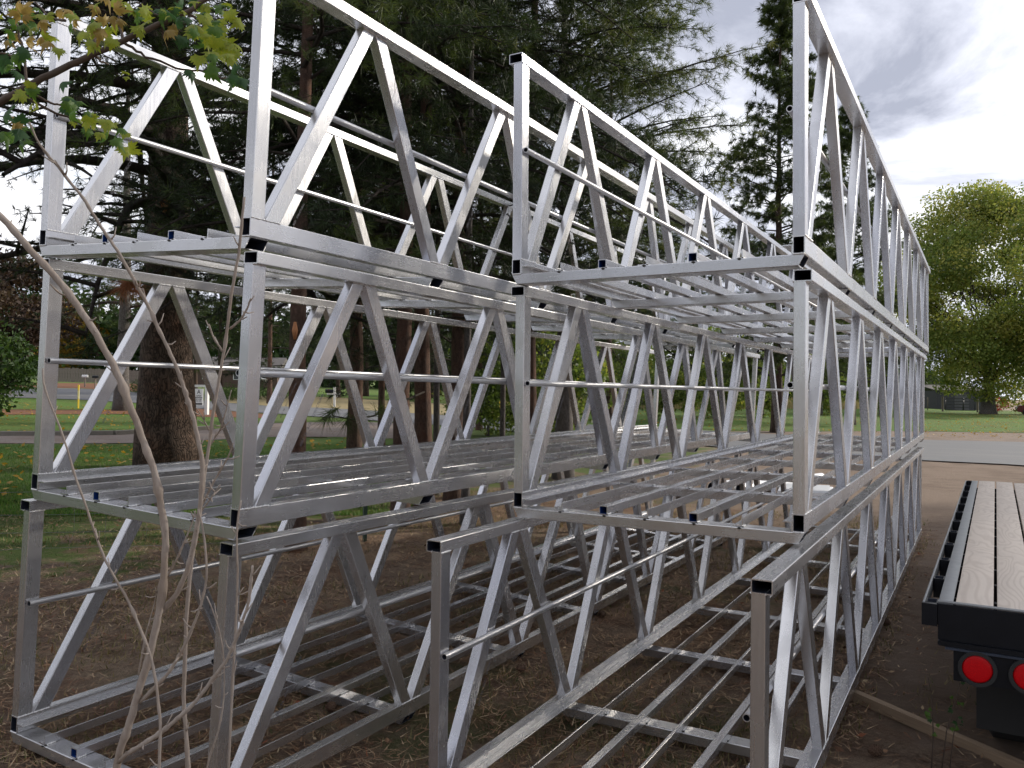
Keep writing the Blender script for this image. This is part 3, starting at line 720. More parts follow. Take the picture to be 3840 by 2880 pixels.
# cluster of slim trunks
tC = conifer(14, .13, 3.6, 3.5, 92, Ln=.16, k=17, w=.0048, prof='x', droop=.42, rise=.15, subs=13, tint=.30, seed=14, bark=BARK_S, spacing=.15, needle=NEEDLE_D, name='fir_tree')
put(tC, 1600, 11.0, 'reddish trunked conifer, second from the left in the thicket between the stacks', 'tree', TG)
o = copy_tree(tC); put(o, 1508, 10.4, 'reddish trunked conifer, leftmost in the thicket between the stacks', 'tree', TG, 2.1, .92)
o = copy_tree(tC); put(o, 1700, 12.0, 'conifer at the right side of the thicket, its trunk beside the right stack corner post', 'tree', TG, 4.0, 1.05)
o = copy_tree(tC); put(o, 1330, 14.5, 'conifer standing behind the gap left of the thicket', 'tree', TG, 5.0, 1.1)
tS = conifer(9, .06, 2.4, 1.5, 34, Ln=.14, k=10, w=.004, prof='x', droop=.4, rise=.1, subs=7, tint=.3, seed=24, bark=BARK_G, spacing=.16, needle=NEEDLE_D)
for px, d, rz, lab in ((1640, 13.2, 0, 'thin grey young pine in the middle of the thicket between the stacks'),
                       (1750, 10.6, 2, 'thin grey young pine at the near right of the thicket'),
                       (1885, 15, 4, 'thin young pine left of the yellow hydrant')):
    o = tS if px == 1640 else copy_tree(tS); put(o, px, d, lab, 'tree', TG, rz)
tD = conifer(13, .12, 3.4, 3.0, 60, Ln=.16, k=15, w=.0045, prof='x', droop=.3, rise=.2, subs=11, tint=.42, seed=33, bark=BARK_S, spacing=.15)
put(tD, 1990, 13.5, 'slim pine seen just right of the near corner post of the right stack', 'tree', TG)
tE = conifer(13, .19, 2.9, 3.5, 90, Ln=.20, k=19, w=.0045, prof='x', droop=.22, rise=.38, subs=12, tint=.66, seed=41, bark=BARK_G, spacing=.16, arc=(-1.2, 1.2))
put(tE, 2112, 16, 'grey barked long needled pine whose open boughs reach right against the sky', 'tree', TG)
tF = conifer(15, .14, 2.2, 3.0, 60, Ln=.18, k=12, w=.006, prof='x', droop=.3, rise=.2, subs=9, tint=.4, seed=43, bark=BARK, spacing=.2)
put(tF, 2285, 25, 'pine with a dark red trunk behind the weathered wooden post', 'tree', TG)
tL = conifer(22, .36, 3.8, 5.0, 70, Ln=.24, k=14, w=.010, prof='x', droop=.35, rise=.2, subs=10, tint=.35, needle=NEEDLE_D, seed=44, bark=BARK_G, spacing=.34)
put(tL, 457, 41, 'second thick grey trunk, behind the left stack and left of the thickest one', 'tree', TG)
tM = conifer(11, .10, 1.6, 2.8, 60, Ln=.20, k=14, w=.008, prof='x', droop=.4, rise=.15, subs=10, tint=.25, needle=NEEDLE_D, seed=45, bark=BARK_S, spacing=.22, name='fir_tree')
for i, (px, d, sc, lab) in enumerate(((1345, 24, 1.1, 'bushy young fir behind the hanging needle bough'), (1430, 21, 1.0, 'bushy young fir left of the thicket, further back'), (1570, 24, 1.2, 'bushy young fir directly behind the thicket'),
       (1800, 30, 1.2, 'bushy young fir above the green utility box'), (1945, 24, 1.1, 'bushy young fir above the fire hydrant'), (1010, 58, 1.9, 'tall fir behind the hammock'), (700, 72, 2.0, 'tall fir behind the real estate sign'))):
    o = tM if i == 0 else copy_tree(tM); put(o, px, d, lab, 'tree', TG, i*1.9, sc)
# H, I: open grown pines against the sky
tH = conifer(18.8, .26, 2.2, 3.7, 150, Ln=.31, k=24, w=.014, prof='cone', droop=.12, rise=.30, subs=9, sub_len=.40, tint=.34, seed=52, bark=BARK, spacing=.34, topf=.9)
put(tH, 2915, 35, 'tall open crowned pine standing against the sky left of the highest corner post', 'tree', TG)
o = copy_tree(tH); put(o, 3190, 46, 'tall pine mostly hidden behind the far trusses of the right stack', 'tree', TG, 2.4, .96)
o = copy_tree(tH); put(o, 2600, 52, 'small pine left of the tall open crowned one, behind the long needled boughs', 'tree', TG, 4.4, .5)
# far conifer rows
tK = conifer(19, .26, 1.8, 4.4, 78, Ln=.42, k=12, w=.020, prof='cone', droop=.2, rise=.15, subs=8, sub_len=.42, tint=.35, seed=61, spacing=.6, twigs=False)
tK2 = conifer(20, .26, 4.5, 3.6, 60, Ln=.40, k=12, w=.020, prof='x', droop=.2, rise=.2, subs=7, sub_len=.42, tint=.5, seed=62, spacing=.6, twigs=False)
far = []
rs = np.random.default_rng(99)
for i, px in enumerate(np.linspace(-420, 2500, 24)):
    far.append((px+rs.uniform(-40, 40), rs.uniform(126, 165) if px < 700 else rs.uniform(66, 100), i % 2, rs.uniform(1.0, 1.5) if px < 700 else rs.uniform(.8, 1.15)))
for px, d, k_, s in ((2650, 100, 0, .55), (2760, 90, 1, .5), (2860, 105, 0, .62), (3020, 85, 1, .45), (3120, 95, 0, .60), (3270, 92, 0, .55), (3380, 85, 1, .42), (3460, 110, 0, .62)): far.append((px, d, k_, s))
used = [0, 0]
LMK = [(-300, 'outside the left edge of the view'), (-60, 'the pale bushy tree at the left edge'), (30, 'the burgundy maple'), (285, 'the golden yellow tree'), (450, 'the second thick trunk'), (632, 'the thickest trunk'), (775, 'the real estate sign'),
       (880, 'the brown house'), (1000, 'the hammock'), (1112, 'the slim scarred pine'), (1254, 'the cross shaped mailbox post'), (1400, 'the hanging needle bough'), (1508, 'the first trunk of the thicket'), (1600, 'the second trunk of the thicket'), (1762, 'the green utility box'), (1878, 'the fire hydrant'),
       (1990, 'the slim pine by the corner post'), (2112, 'the grey barked pine'), (2285, 'the weathered wooden post'), (2450, 'the middle of the back lawn'), (2560, 'the leftmost open grown pine'), (2700, 'the tall centre shrub'), (2915, 'the tall open pine'), (3080, 'the right tall post'), (3190, 'the hidden tall pine'), (3400, 'the far end of the right stack')]
seen_lab = set()
def far_label(px, k_):
    kind = ('bushy pine', 'bare pine')[k_]
    for c_, nm_ in sorted(LMK, key=lambda q: abs(q[0]-px)):
        if 'outside' in nm_: l_ = 'far '+kind+' beyond the left edge of the view'
        else: l_ = 'far '+kind+' beyond the road '+('left of ' if px < c_-12 else 'right of ' if px > c_+12 else 'behind ')+nm_
        if l_ not in seen_lab: seen_lab.add(l_); return l_
for (px, d, k_, s) in far:
    src = (tK, tK2)[k_]; o = src if not used[k_] else copy_tree(src); used[k_] = 1
    put(o, px, d, far_label(px, k_), 'tree', ('bushy pines across the road', 'bare stemmed pines across the road')[k_], rs.uniform(0, 6.28), s)
# unseen pines added right of the view, shading the frames from low sun
for i, (x_, y_, s, lab) in enumerate(((12.0, 24.5, .86, 'open crowned pine added right of the view for shade, nearest to the road'), (17.5, 23, .85, 'open crowned pine added right of the view for shade, beside the road bend'), (20, 32, 1.05, 'open crowned pine added right of the view for shade, across the road'))):
    o = copy_tree(tH); o.location = (x_, y_, float(g(x_, y_))); o.rotation_euler = (0, 0, i*2.0+1); o.scale = (s, s, s); tag(o, lab, 'tree', 'shading pines added right of the view')
# unseen trees added behind the viewer for the metal to mirror
for i, (dx_, dy_, k_, s) in enumerate(((-15, -11, 0, .6), (-10, -14, 0, .62), (-5, -17, 0, .6), (0, -18, 0, .66), (5, -18, 0, .6), (10, -17, 0, .62), (15, -14, 0, .6), (-19, -7, 0, .6))):
    o = copy_tree((tK, tK2)[k_]); q = CAM+np.array((dx_, dy_, 0)); o.location = (q[0], q[1], float(g(q[0], q[1]))); o.rotation_euler = (0, 0, i*1.1); o.scale = (s, s, s)
    tag(o, ('bushy', 'bare stemmed')[k_]+' pine added behind the viewer, '+('left end', 'left', 'left of the middle', 'middle', 'right of the middle', 'right', 'right end', 'far left end')[i]+' of the row', 'tree', ('bushy', 'bare stemmed')[k_]+' pines added behind the viewer')
# broadleaf trees
tJ = broadleaf(23.5, .62, .9, 10.4, 110000, .17, LEAF_G, .64, .2, 71, 'shade_tree', nclump=200, limbs=24, trunk_h=.36)
put(tJ, 3705, 84, 'big spreading green and yellow shade tree on the lawn at right', 'tree')
o = broadleaf(9.5, .2, 2.2, 4.2, 14000, .17, LEAF_R, .4, .25, 72, 'purple_maple'); put(o, 30, 58, 'burgundy leaved maple at the left edge beyond the road', 'tree')
o = broadleaf(11, .2, 1.6, 5.0, 14000, .26, LEAF_Y, .5, .25, 73, 'yellow_tree'); put(o, 268, 130, 'golden yellow autumn tree behind the plank fence', 'tree')
o = broadleaf(3.4, .08, .3, 1.9, 5000, .11, LEAF_DG, .55, .25, 74, 'shade_tree'); put(o, -60, 30, 'pale green bushy tree cut off by the left edge', 'tree')
SH = broadleaf(4.2, .07, .1, 1.9, 7000, .085, LEAF_G, .34, .25, 75, 'leafy_shrub', nclump=40, limbs=10)
spots = [(2060, 21, .95, 'green and yellow leafy shrub right of the near corner post'), (1830, 27, .8, 'leafy shrub behind the fire hydrant'), (2330, 40, 1.0, 'leafy shrub behind the weathered post'),
         (2520, 44, 1.15, 'leafy shrub at the back of the lawn, left of the middle'), (2700, 48, 1.3, 'tall leafy shrub at the back of the lawn, centre'), (2860, 52, 1.1, 'leafy shrub at the back of the lawn under the tall pine'),
         (3080, 60, 1.2, 'leafy shrub at the back of the lawn behind the right post'), (3300, 66, 1.3, 'leafy shrub behind the far end of the right stack')]
for i, (px, d, s, lab) in enumerate(spots):
    o = SH if i == 0 else copy_tree(SH); put(o, px, d, lab, 'shrub', 'leafy shrubs behind the frames', i*1.3, s)
o = broadleaf(2.2, .04, .1, 1.4, 2500, .1, LEAF_RED, .5, .3, 76, 'red_shrub', nclump=20, limbs=5); put(o, 3748, 96, 'small bright red shrub right of the shade tree trunk', 'shrub', s=.75)
# juniper hedge clumps
JN = Acc(); v = rng.normal(size=(900, 3))*np.array([1.6, .8, .32])+np.array([0, 0, .45]); v = v[v[:, 2] > .02]
dd = v*np.array([1, 1, .4])+np.array([0, 0, .6]); tufts(JN, v, dd, .22, 7, w=.012, tint=.75, tv=.15)
jm = JN.mesh('juniper_shrub', LEAF_DG)
for px, d, lab in ((560, 70, 'low juniper left of the thick trunk'), (860, 62, 'low juniper in front of the brown house'), (1000, 66, 'low juniper under the hammock')):
    o = obj('juniper_shrub', jm); put(o, px, d, lab, 'shrub', 'junipers across the road', px*.01)
# far woodland mass
W = Acc(); rs = np.random.default_rng(5)
for px in np.arange(-900, 3560, 30):
    d = rs.uniform(128, 165); c = at(px, d); hh = rs.uniform(9, 17) if px < 2300 else rs.uniform(4, 8)
    n = 420; v = rs.uniform(size=(n, 3)); P_ = c+np.stack([(v[:, 0]-.5)*5.2, (v[:, 1]-.5)*6, v[:, 2]**.8*hh*(1-.5*np.abs(v[:, 0]-.5))], -1)
    leaves(W, P_, .62, rs.uniform(.2, .6), .15, rs)
obj('woodland', W.mesh('woodland', LEAF_DG), kind='stuff')

# low boughs with long needles behind the left stack, and the dead cluster
def bough(root, pts, r, tips, Ln, m, nm='bough', tint=.4, k=46):
    a = Acc(); P = np.array(pts); path(a, P, np.linspace(r, r*.4, len(P)), 6)
    o = obj(nm, a.mesh(nm, BARK_B, True), root)
    c = Acc()
    for (tp_, dr) in tips: tufts(c, np.array([tp_, tp_]), np.array([dr, dr]), Ln, k, (12, 88), .0022, .55, tint, .12)
    obj('needle_cluster', c.mesh('needle_cluster', m), o)
bpy.context.view_layer.update()
def loc_in(root, p): return np.array(root.matrix_world.inverted() @ Vector(p))
tips = [(pt(1245, 1545, 8.0), (-.6, 0, -.3)), (pt(1300, 1590, 8.0), (-.2, 0, -1)), (pt(1360, 1560, 8.2), (.2, 0, -.6)), (pt(1430, 1530, 8.6), (.2, 0, .2)), (pt(1220, 1575, 7.9), (-.5, 0, -.7)), (pt(1480, 1500, 8.8), (.3, .2, .3))]
bough(tC, [loc_in(tC, pt(*q)) for q in ((1590, 1470, 10.8), (1500, 1510, 9.6), (1400, 1560, 8.6), (1320, 1572, 8.1), (1250, 1560, 8.0))], .014, [(loc_in(tC, p), d) for p, d in tips], .22, NEEDLE)
bough(tA, [loc_in(tA, pt(*q)) for q in ((640, 960, 15), (600, 1010, 11.5), (540, 1040, 9.2), (490, 1060, 8.3))], .02, [(loc_in(tA, pt(480, 1075, 8.2)), (0, 0, -1)), (loc_in(tA, pt(455, 1085, 8.2)), (-.6, 0, -.6)), (loc_in(tA, pt(505, 1080, 8.2)), (.5, 0, -.7))], .25, NEEDLE_DEAD, 'dead_bough', .5, 60)
# pruning scar on slim pine and stub on big fir
for (rt, p, s) in ((tB, pt(1106, 1240, 8.50), (.034, .034, .09)), (tA, pt(612, 755, 14.6), (.12, .10, .20))):
    a = Acc(); V = []; 
    path(a, [loc_in(rt, p)+np.array((0, 0, -s[2])), loc_in(rt, p), loc_in(rt, p)+np.array((0, 0, s[2]))], [s[0]*.4, s[0], s[0]*.4], 8)
    obj('pruning_scar', a.mesh('pruning_scar', plain('fresh_cut_wood', (.36, .15, .06), .7, 0, .4, 20), True), rt)

# ------------------------------------------------------------------ across the road: fence, house, signs
def plank_fence(px0, px1, d, lab):
    A, B = at(px0, d), at(px1, d+4); root = empty('plank_fence', tuple(A)); n = int(np.linalg.norm(B-A)/.30); n = min(n, 60)
    ax = unit(B[:2]-A[:2]); rzz = math.atan2(ax[1], ax[0]); root.rotation_euler = (0, 0, rzz); Ltot = np.linalg.norm(B[:2]-A[:2])
    r_ = random.Random(4); w = Ltot/n
    a = Acc(); box(a, (0.01, -.012, 0), (w-.015, .012, 1.75)); pm = a.mesh('plank', FENCEW)
    for i in range(n):
        q = A[:2]+ax*w*i; o = obj('plank', pm, root, (w*i, r_.uniform(-.01, .01), float(g(q[0], q[1]))-A[2]+.03)); o.scale = (1, 1, r_.uniform(.96, 1.03))
    for z in (.4, 1.45):
        a = Acc(); beam(a, (0, .05, z), (Ltot, .05, z+float(g(B[0], B[1]))-A[2]), (0, 1, 0), (0, 0, 1), .04, .09, r=0); obj('rail', a.mesh('rail', FENCEW), root)
    a = Acc(); box(a, (-.05, -.05, 0), (.05, .05, 1.9)); pm = a.mesh('post', FENCEW)
    for i in range(int(Ltot/3)+1): obj('post', pm, root, (min(i*3, Ltot), .1, float(g(*(A[:2]+ax*i*3)))-A[2]))
    tag(root, lab, 'fence'); return root
plank_fence(170, 500, 104, 'weathered plank fence across the road behind the yellow post')
plank_fence(500, 800, 108, 'weathered plank fence continuing behind the thick trunk')
def house():
    c = at(880, 105); root = empty('brown_house', tuple(c), YAW+.1); Wd, Dp, Hh = 10.5, 7, 2.5
    a = Acc(); box(a, (-Wd/2, 0, 0), (Wd/2, Dp, Hh)); obj('wall', a.mesh('wall', SIDING), root)
    a = Acc(); box(a, (-Wd/2, -.05, 0), (Wd/2, -.012, .24)); sm = a.mesh('siding_board', SIDING)
    for i in range(8): obj('siding_board', sm, root, (0, 0, .1+i*.29))
    a = Acc(); V = [(-Wd/2-.5, -.6, Hh), (Wd/2+.5, -.6, Hh), (Wd/2+.5, Dp+.6, Hh), (-Wd/2-.5, Dp+.6, Hh), (-Wd/2-.5, Dp/2, Hh+1.5), (Wd/2+.5, Dp/2, Hh+1.5)]
    a.add(V, F3=[(0, 4, 3), (1, 2, 5)], F4=[(0, 1, 5, 4), (2, 3, 4, 5), (0, 3, 2, 1)]); obj('roof', a.mesh('roof', ROOFM), root)
    for x in (-3.4, .4, 3.2):
        a = Acc(); box(a, (x-.6, -.08, 1.0), (x+.6, -.051, 1.9)); wd = obj('window', a.mesh('window', WHITE), root)
        a = Acc(); box(a, (x-.5, -.10, 1.08), (x+.5, -.081, 1.82)); obj('pane', a.mesh('pane', GLASS), wd)
    tag(root, 'low brown sided house among the trees across the road', 'house')
house()
def sign():
    b = gnd(775, 1556); root = empty('yard_sign', tuple(b), YAW-.25)
    S = 1.0; dist = float((b-CAM)@CF); u = dist/FPX   # metres per source pixel
    H = 146*u; box_ = Acc(); box(box_, (-6*u, -6*u, -.05), (6*u, 6*u, H), r=.01); obj('post', box_.mesh('post', WHITE), root)
    a = Acc(); box(a, (-62*u, -4*u, H-42*u), (-6*u-.002, 4*u, H-33*u), r=.005); obj('arm', a.mesh('arm', WHITE), root)
    # hanging board
    x0, x1, z1, z0 = -52*u, -17*u, H-48*u, H-110*u
    a = Acc(); box(a, (x0, -.012, z0), (x1, .012, z1)); bd = obj('sign_board', a.mesh('sign_board', WHITEPL), root)
    for x in (x0+.05, x1-.05):
        a = Acc(); path(a, [(x, 0, z1), (x, 0, H-42*u)], .008, 5); obj('hanger', a.mesh('hanger', DGREY), root)
    def text(s, zc, size, m=DGREY, y=-.0145):
        cu = bpy.data.curves.new('t', 'FONT'); cu.body = s; cu.size = size; cu.align_x = 'CENTER'; cu.align_y = 'CENTER'; cu.offset = size*.015
        to = bpy.data.objects.new('t', cu); COL.objects.link(to); bpy.context.view_layer.update()
        me = bpy.data.meshes.new_from_object(to.evaluated_get(bpy.context.evaluated_depsgraph_get())); bpy.data.objects.remove(to)
        me.materials.clear(); me.materials.append(m); o = obj('lettering', me, bd, ((x0+x1)/2, y, zc)); o.rotation_euler = (R(90), 0, 0)
    hgt = z1-z0
    def bar(za, zb):
        a = Acc(); box(a, (x0+.02, -.0135, za), (x1-.02, -.0125, zb)); obj('printed_bar', a.mesh('printed_bar', DGREY), bd)
    text('A', z1-.20*hgt, hgt*.34); text('APEX', z1-.44*hgt, hgt*.15); bar(z1-.575*hgt, z1-.525*hgt)
    text('847-6288', z1-.655*hgt, hgt*.10); text('828-0201', z1-.75*hgt, hgt*.10); bar(z1-.97*hgt, z1-.87*hgt)
    tag(root, 'white real estate sign hanging from a white post beside the thick trunk', 'sign')
sign()
def mailbox_cross():
    b = gnd(1254, 1526); root = empty('mailbox_post', tuple(b), YAW+.1); u = float((b-CAM)@CF)/FPX
    a = Acc(); box(a, (-4*u, -4*u, -.05), (4*u, 4*u, 74*u), r=.005); 
    V = [(-4*u, 0, 74*u)]
    obj('post', a.mesh('post', WHITE), root)
    a = Acc(); box(a, (-28*u, -3.5*u, 46*u), (20*u, -4*u-.003+8*u, 52*u)); obj('arm', a.mesh('arm', WHITE), root)
    a = Acc(); beam(a, (14*u, 0, 46*u), (4*u, 0, 32*u), (0, 1, 0), (1, 0, 1), 4*u, 4*u, r=0); obj('brace', a.mesh('brace', WHITE), root)
    tag(root, 'white cross shaped mailbox post by the road', 'post')
    m = empty('mailbox', tuple(b+np.array((0, 0, 52*u))), YAW+.1)
    a = Acc(); S = [(math.cos(t)*6.5*u, 7*u+math.sin(t)*7*u) for t in np.linspace(0, math.pi, 9)]; S = [(6.5*u, 0)]+S+[(-6.5*u, 0)]
    n = len(S); k = a.add([(x, -q*0, z) for q in (0,) for x, z in S]); V0 = [(-34*u, s[0], s[1]+.003) for s in S]; V1 = [(-5*u, s[0], s[1]+.003) for s in S]
    a = Acc(); a.add(np.array(V0+V1), F4=[(i, (i+1) % n, n+(i+1) % n, n+i) for i in range(n)]); a.ngon(range(n)); a.ngon(range(2*n-1, n-1, -1))
    obj('box', a.mesh('box', BLACKP), m); a = Acc(); box(a, (-22*u, -8*u, 8*u), (-20*u, -7*u, 15*u)); obj('flag', a.mesh('flag', DRED), m)
    tag(m, 'black mailbox on the white cross shaped post', 'mailbox')
mailbox_cross()
def small_mailbox(px, py, col, lab):
    b = gnd(px, py); u = float((b-CAM)@CF)/FPX; m = empty('mailbox', tuple(b), YAW)
    a = Acc(); box(a, (-.05, -.05, -.05), (.05, .05, 1.0)); obj('post', a.mesh('post', FENCEW), m)
    n = 9; S = [(math.cos(t)*.12, .12+math.sin(t)*.12) for t in np.linspace(0, math.pi, n)]+[(-.12, 0), (.12, 0)]; n = len(S)
    a = Acc(); a.add(np.array([(-.28, s[0], 1.003+s[1]) for s in S]+[(.28, s[0], 1.003+s[1]) for s in S]), F4=[(i, (i+1) % n, n+(i+1) % n, n+i) for i in range(n)]); a.ngon(range(n)); a.ngon(range(2*n-1, n-1, -1))
    obj('box', a.mesh('box', col), m); tag(m, lab, 'mailbox')
small_mailbox(318, 1452, WHITE, 'white mailbox across the road in front of the plank fence')
small_mailbox(357, 1456, BLACKP, 'black mailbox across the road right of the white one')
def ypost():
    b = gnd(293, 1533); u = float((b-CAM)@CF)/FPX; root = empty('marker_post', tuple(b))
    a = Acc(); path(a, [(0, 0, -.05), (0, 0, 90*u)], 3.2*u, 8); obj('post', a.mesh('post', YELLOW, True, 40), root)
    a = Acc(); path(a, [(0, 0, 36*u), (0, 0, 70*u)], 3.4*u, 8); obj('worn_band', a.mesh('worn_band', plain('worn_yellow_white', (.62, .55, .25), .6, 0, .5, 14), True, 40), root)
    tag(root, 'yellow and white marker post by the road at left', 'post')
ypost()
def hydrant():
    b = gnd(1878, 1562); u = float((b-CAM)@CF)/FPX; root = empty('fire_hydrant', tuple(b), YAW)
    def lathe(nm, prof, m, x=0, hor=False, par=None, z=0):
        a = Acc(); P = np.array([(0, 0, p[1]*u) for p in prof]); path(a, P, np.array([p[0]*u for p in prof]), 12)
        o = obj(nm, a.mesh(nm, m, True, 35), par or root); return o
    lathe('base', [(6, -2), (6, 0), (6, 1), (5, 2), (5, 18), (6, 18.2), (6, 20)], BLACKP)
    lathe('barrel', [(6, 20), (5, 21), (5, 50), (7, 51), (7, 53), (6, 57), (4, 61), (1.5, 62), (1.5, 65)], YELLOW)
    for sx in (-1, 1):
        a = Acc(); path(a, [(sx*4.5*u, 0, 43*u), (sx*9*u, 0, 43*u)], 2.8*u, 8); obj('side_outlet', a.mesh('side_outlet', YELLOW, True, 40), root)
    a = Acc(); path(a, [(0, -4.5*u, 40*u), (0, -9*u, 40*u)], 3.6*u, 8); obj('front_outlet', a.mesh('front_outlet', YELLOW, True, 40), root)
    tag(root, 'yellow fire hydrant with a black base across the road', 'fire hydrant')
hydrant()
def utility():
    b = gnd(1762, 1572); u = float((b-CAM)@CF)/FPX; r = empty('utility_box', tuple(b), YAW+.2)
    a = Acc(); box(a, (-17*u, -12*u, -.02), (17*u, 12*u, 32*u), r=.02); obj('cabinet', a.mesh('cabinet', GREENBOX), r)
    a = Acc(); box(a, (-18*u, -13*u, 32*u+.003), (18*u, 13*u, 36*u), r=.02); obj('lid', a.mesh('lid', GREENBOX), r)
    tag(r, 'low green utility box left of the fire hydrant', 'utility box')
    b = gnd(1144, 1632); u = float((b-CAM)@CF)/FPX; r = empty('power_pedestal', tuple(b), YAW+.2)
    a = Acc(); box(a, (-5*u, -4*u, 0), (5*u, 4*u, 34*u), r=.01); obj('housing', a.mesh('housing', plain('grey_plastic', (.3, .31, .31), .5)), r)
    a = Acc(); path(a, [(0, -4*u, 24*u), (0, -6.5*u, 24*u)], 3.5*u, 10); obj('meter', a.mesh('meter', WHITEPL, True, 40), r)
    tag(r, 'small grey power pedestal on the lawn behind the slim pine', 'utility box')
    b = gnd(2292, 1603); u = float((b-CAM)@CF)/FPX; r = empty('wooden_post', tuple(b))
    a = Acc(); path(a, [(0, 0, -.1), (0, 0, 60*u), (.01, 0, 74*u)], [8*u, 8*u, 7.4*u], 9); obj('timber', a.mesh('timber', FENCEW, True, 40), r)
    tag(r, 'short weathered round wooden post at the road edge', 'post')
utility()
def hammock():
    A, B = pt(975, 1415, 64), pt(1022, 1418, 64); t = np.linspace(0, 1, 12); w = np.linspace(-.35, .35, 5)
    P = A+(B-A)*t[:, None, None]+np.array([0, 0, -1.])*(np.sin(t*math.pi)[:, None, None]*(.35-.25*(w/.35)**2)[None, :, None])
    side = np.array([math.sin(YAW), -math.cos(YAW), 0]); P = P+side*(w[None, :, None]*np.sin(t*math.pi)[:, None, None]**.5)
    a = Acc(); i = np.arange(60).reshape(12, 5); a.add(P.reshape(-1, 3), F4=np.stack([i[:-1, :-1], i[1:, :-1], i[1:, 1:], i[:-1, 1:]], -1).reshape(-1, 4))
    me = a.mesh('hammock', WHITEPL, True); tag(obj('hammock', me), 'white hammock slung between trees in front of the brown house', 'hammock')
hammock()
# gate, wire fence, shed and car at right
def gate():
    A = at(3545, 92); B = at(3656, 92); Lg = np.linalg.norm(B-A); rz = math.atan2(B[1]-A[1], B[0]-A[0])
    root = empty('farm_gate', tuple(A+np.array((0, 0, .12))), rz); H = 1.35
    for s, (xa, xb) in enumerate(((0, Lg*.60), (Lg*.62, Lg))):
        for x in (xa, xb): a = Acc(); path(a, [(x, 0, 0), (x, 0, H)], .045, 6); obj('gate_stile', a.mesh('gate_stile', DGREY, True), root)
        for z in np.linspace(.04, H-.04, 5):
            a = Acc(); beam(a, (xa, 0, z), (xb, 0, z), (0, 1, 0), (0, 0, 1), .04, .10, r=.01); obj('gate_rail', a.mesh('gate_rail', DGREY), root)
    tag(root, 'dark metal farm gate with five rails beyond the right lawn', 'gate')
    for px, lab in ((3535, 'wooden gate post left of the dark farm gate'), (3666, 'wooden gate post right of the dark farm gate')):
        p = at(px, 92); o = obj('gate_post', None) if False else None
        a = Acc(); path(a, [(0, 0, -.2), (0, 0, 1.62)], .11, 8); o = obj('gate_post', a.mesh('gate_post', FENCEW, True, 40)); o.location = tuple(p); tag(o, lab, 'post')
    A = at(3290, 94); B = at(3533, 92.3); root = empty('wire_fence', tuple(A)); Lf = np.linalg.norm(B-A); root.rotation_euler = (0, 0, math.atan2(B[1]-A[1], B[0]-A[0]))
    a = Acc(); path(a, [(0, 0, -.2), (0, 0, 1.3)], .05, 6); pm = a.mesh('post', FENCEW, True)
    for x in np.arange(0, Lf, 2.6): obj('post', pm, root, (x, 0, 0))
    for z in (.25, .6, .95, 1.25): a = Acc(); path(a, [(0, 0, z), (Lf, 0, z)], .008, 4); obj('wire', a.mesh('wire', DGREY), root)
    tag(root, 'post and wire fence left of the dark farm gate', 'fence')
    c = at(3615, 104); r = empty('dark_shed', tuple(c), rz); a = Acc(); box(a, (-3.4, 0, 0), (2.6, 4, 2.4)); obj('wall', a.mesh('wall', DGREY), r)
    a = Acc(); a.add([(-3.7, -.3, 2.403), (2.9, -.3, 2.403), (2.9, 4.3, 3.1), (-3.7, 4.3, 3.1), (-3.7, -.3, 2.5), (2.9, -.3, 2.5), (2.9, 4.3, 3.2), (-3.7, 4.3, 3.2)], F4=[(4, 5, 6, 7), (3, 2, 1, 0), (0, 1, 5, 4), (1, 2, 6, 5), (2, 3, 7, 6), (3, 0, 4, 7)]); obj('roof', a.mesh('roof', ROOFM), r)
    a = Acc(); box(a, (-1.2, -.03, 0.02), (.6, -.003, 2.0)); obj('door', a.mesh('door', plain('grey_door', (.09, .09, .1), .6)), r)
    tag(r, 'dark grey shed behind the farm gate', 'shed')
gate()
def car():
    b = gnd(3905, 1557); u = 1; r = empty('parked_car', tuple(b), .05)
    S = [(-2.1, .35), (-2.15, .65), (-1.95, .92), (-1.0, 1.02), (-.45, 1.45), (1.1, 1.48), (1.75, 1.05), (2.1, .98), (2.15, .4), (1.9, .28), (-1.9, .28)]
    def ex(nm, S, w, m, bev=.0):
        n = len(S); a = Acc(); a.add([(x, -w, z) for x, z in S]+[(x, w, z) for x, z in S], F4=[(i, n+i, n+(i+1) % n, (i+1) % n) for i in range(n)]); a.ngon(range(n)); a.ngon(range(2*n-1, n-1, -1))
        return obj(nm, a.mesh(nm, m), r)
    ex('body', S, .86, DRED)
    ex('side_window', [(-.95, 1.04), (-.42, 1.40), (.3, 1.42), (.3, 1.05)], .865, GLASS); ex('side_window', [(.36, 1.05), (.36, 1.42), (1.05, 1.42), (1.6, 1.06)], .865, GLASS)
    a = Acc(); a.add([(-1.02, -.72, 1.05), (-1.02, .72, 1.05), (-.47, .66, 1.45), (-.47, -.66, 1.45)], F4=[(0, 1, 2, 3)]); obj('windscreen', a.mesh('windscreen', GLASS), r)
    for sx in (-1.3, 1.35):
        for sy in (-.80, .80):
            a = Acc(); path(a, [(sx, sy-.12, .32), (sx, sy+.12, .32)], .33, 18); w = obj('wheel', a.mesh('wheel', RUBBER, True, 40), r)
            a = Acc(); path(a, [(sx, sy-.13, .32), (sx, sy+.13, .32)], .20, 12); obj('rim', a.mesh('rim', GREYP, True, 40), w)
    for sy in (-.6, .6): a = Acc(); box(a, (-2.17, sy-.16, .62), (-2.06, sy+.16, .78), r=.02); obj('headlight', a.mesh('headlight', WHITEPL), r)
    tag(r, 'dark red car on the far lawn, cut off by the right edge', 'car')
car()
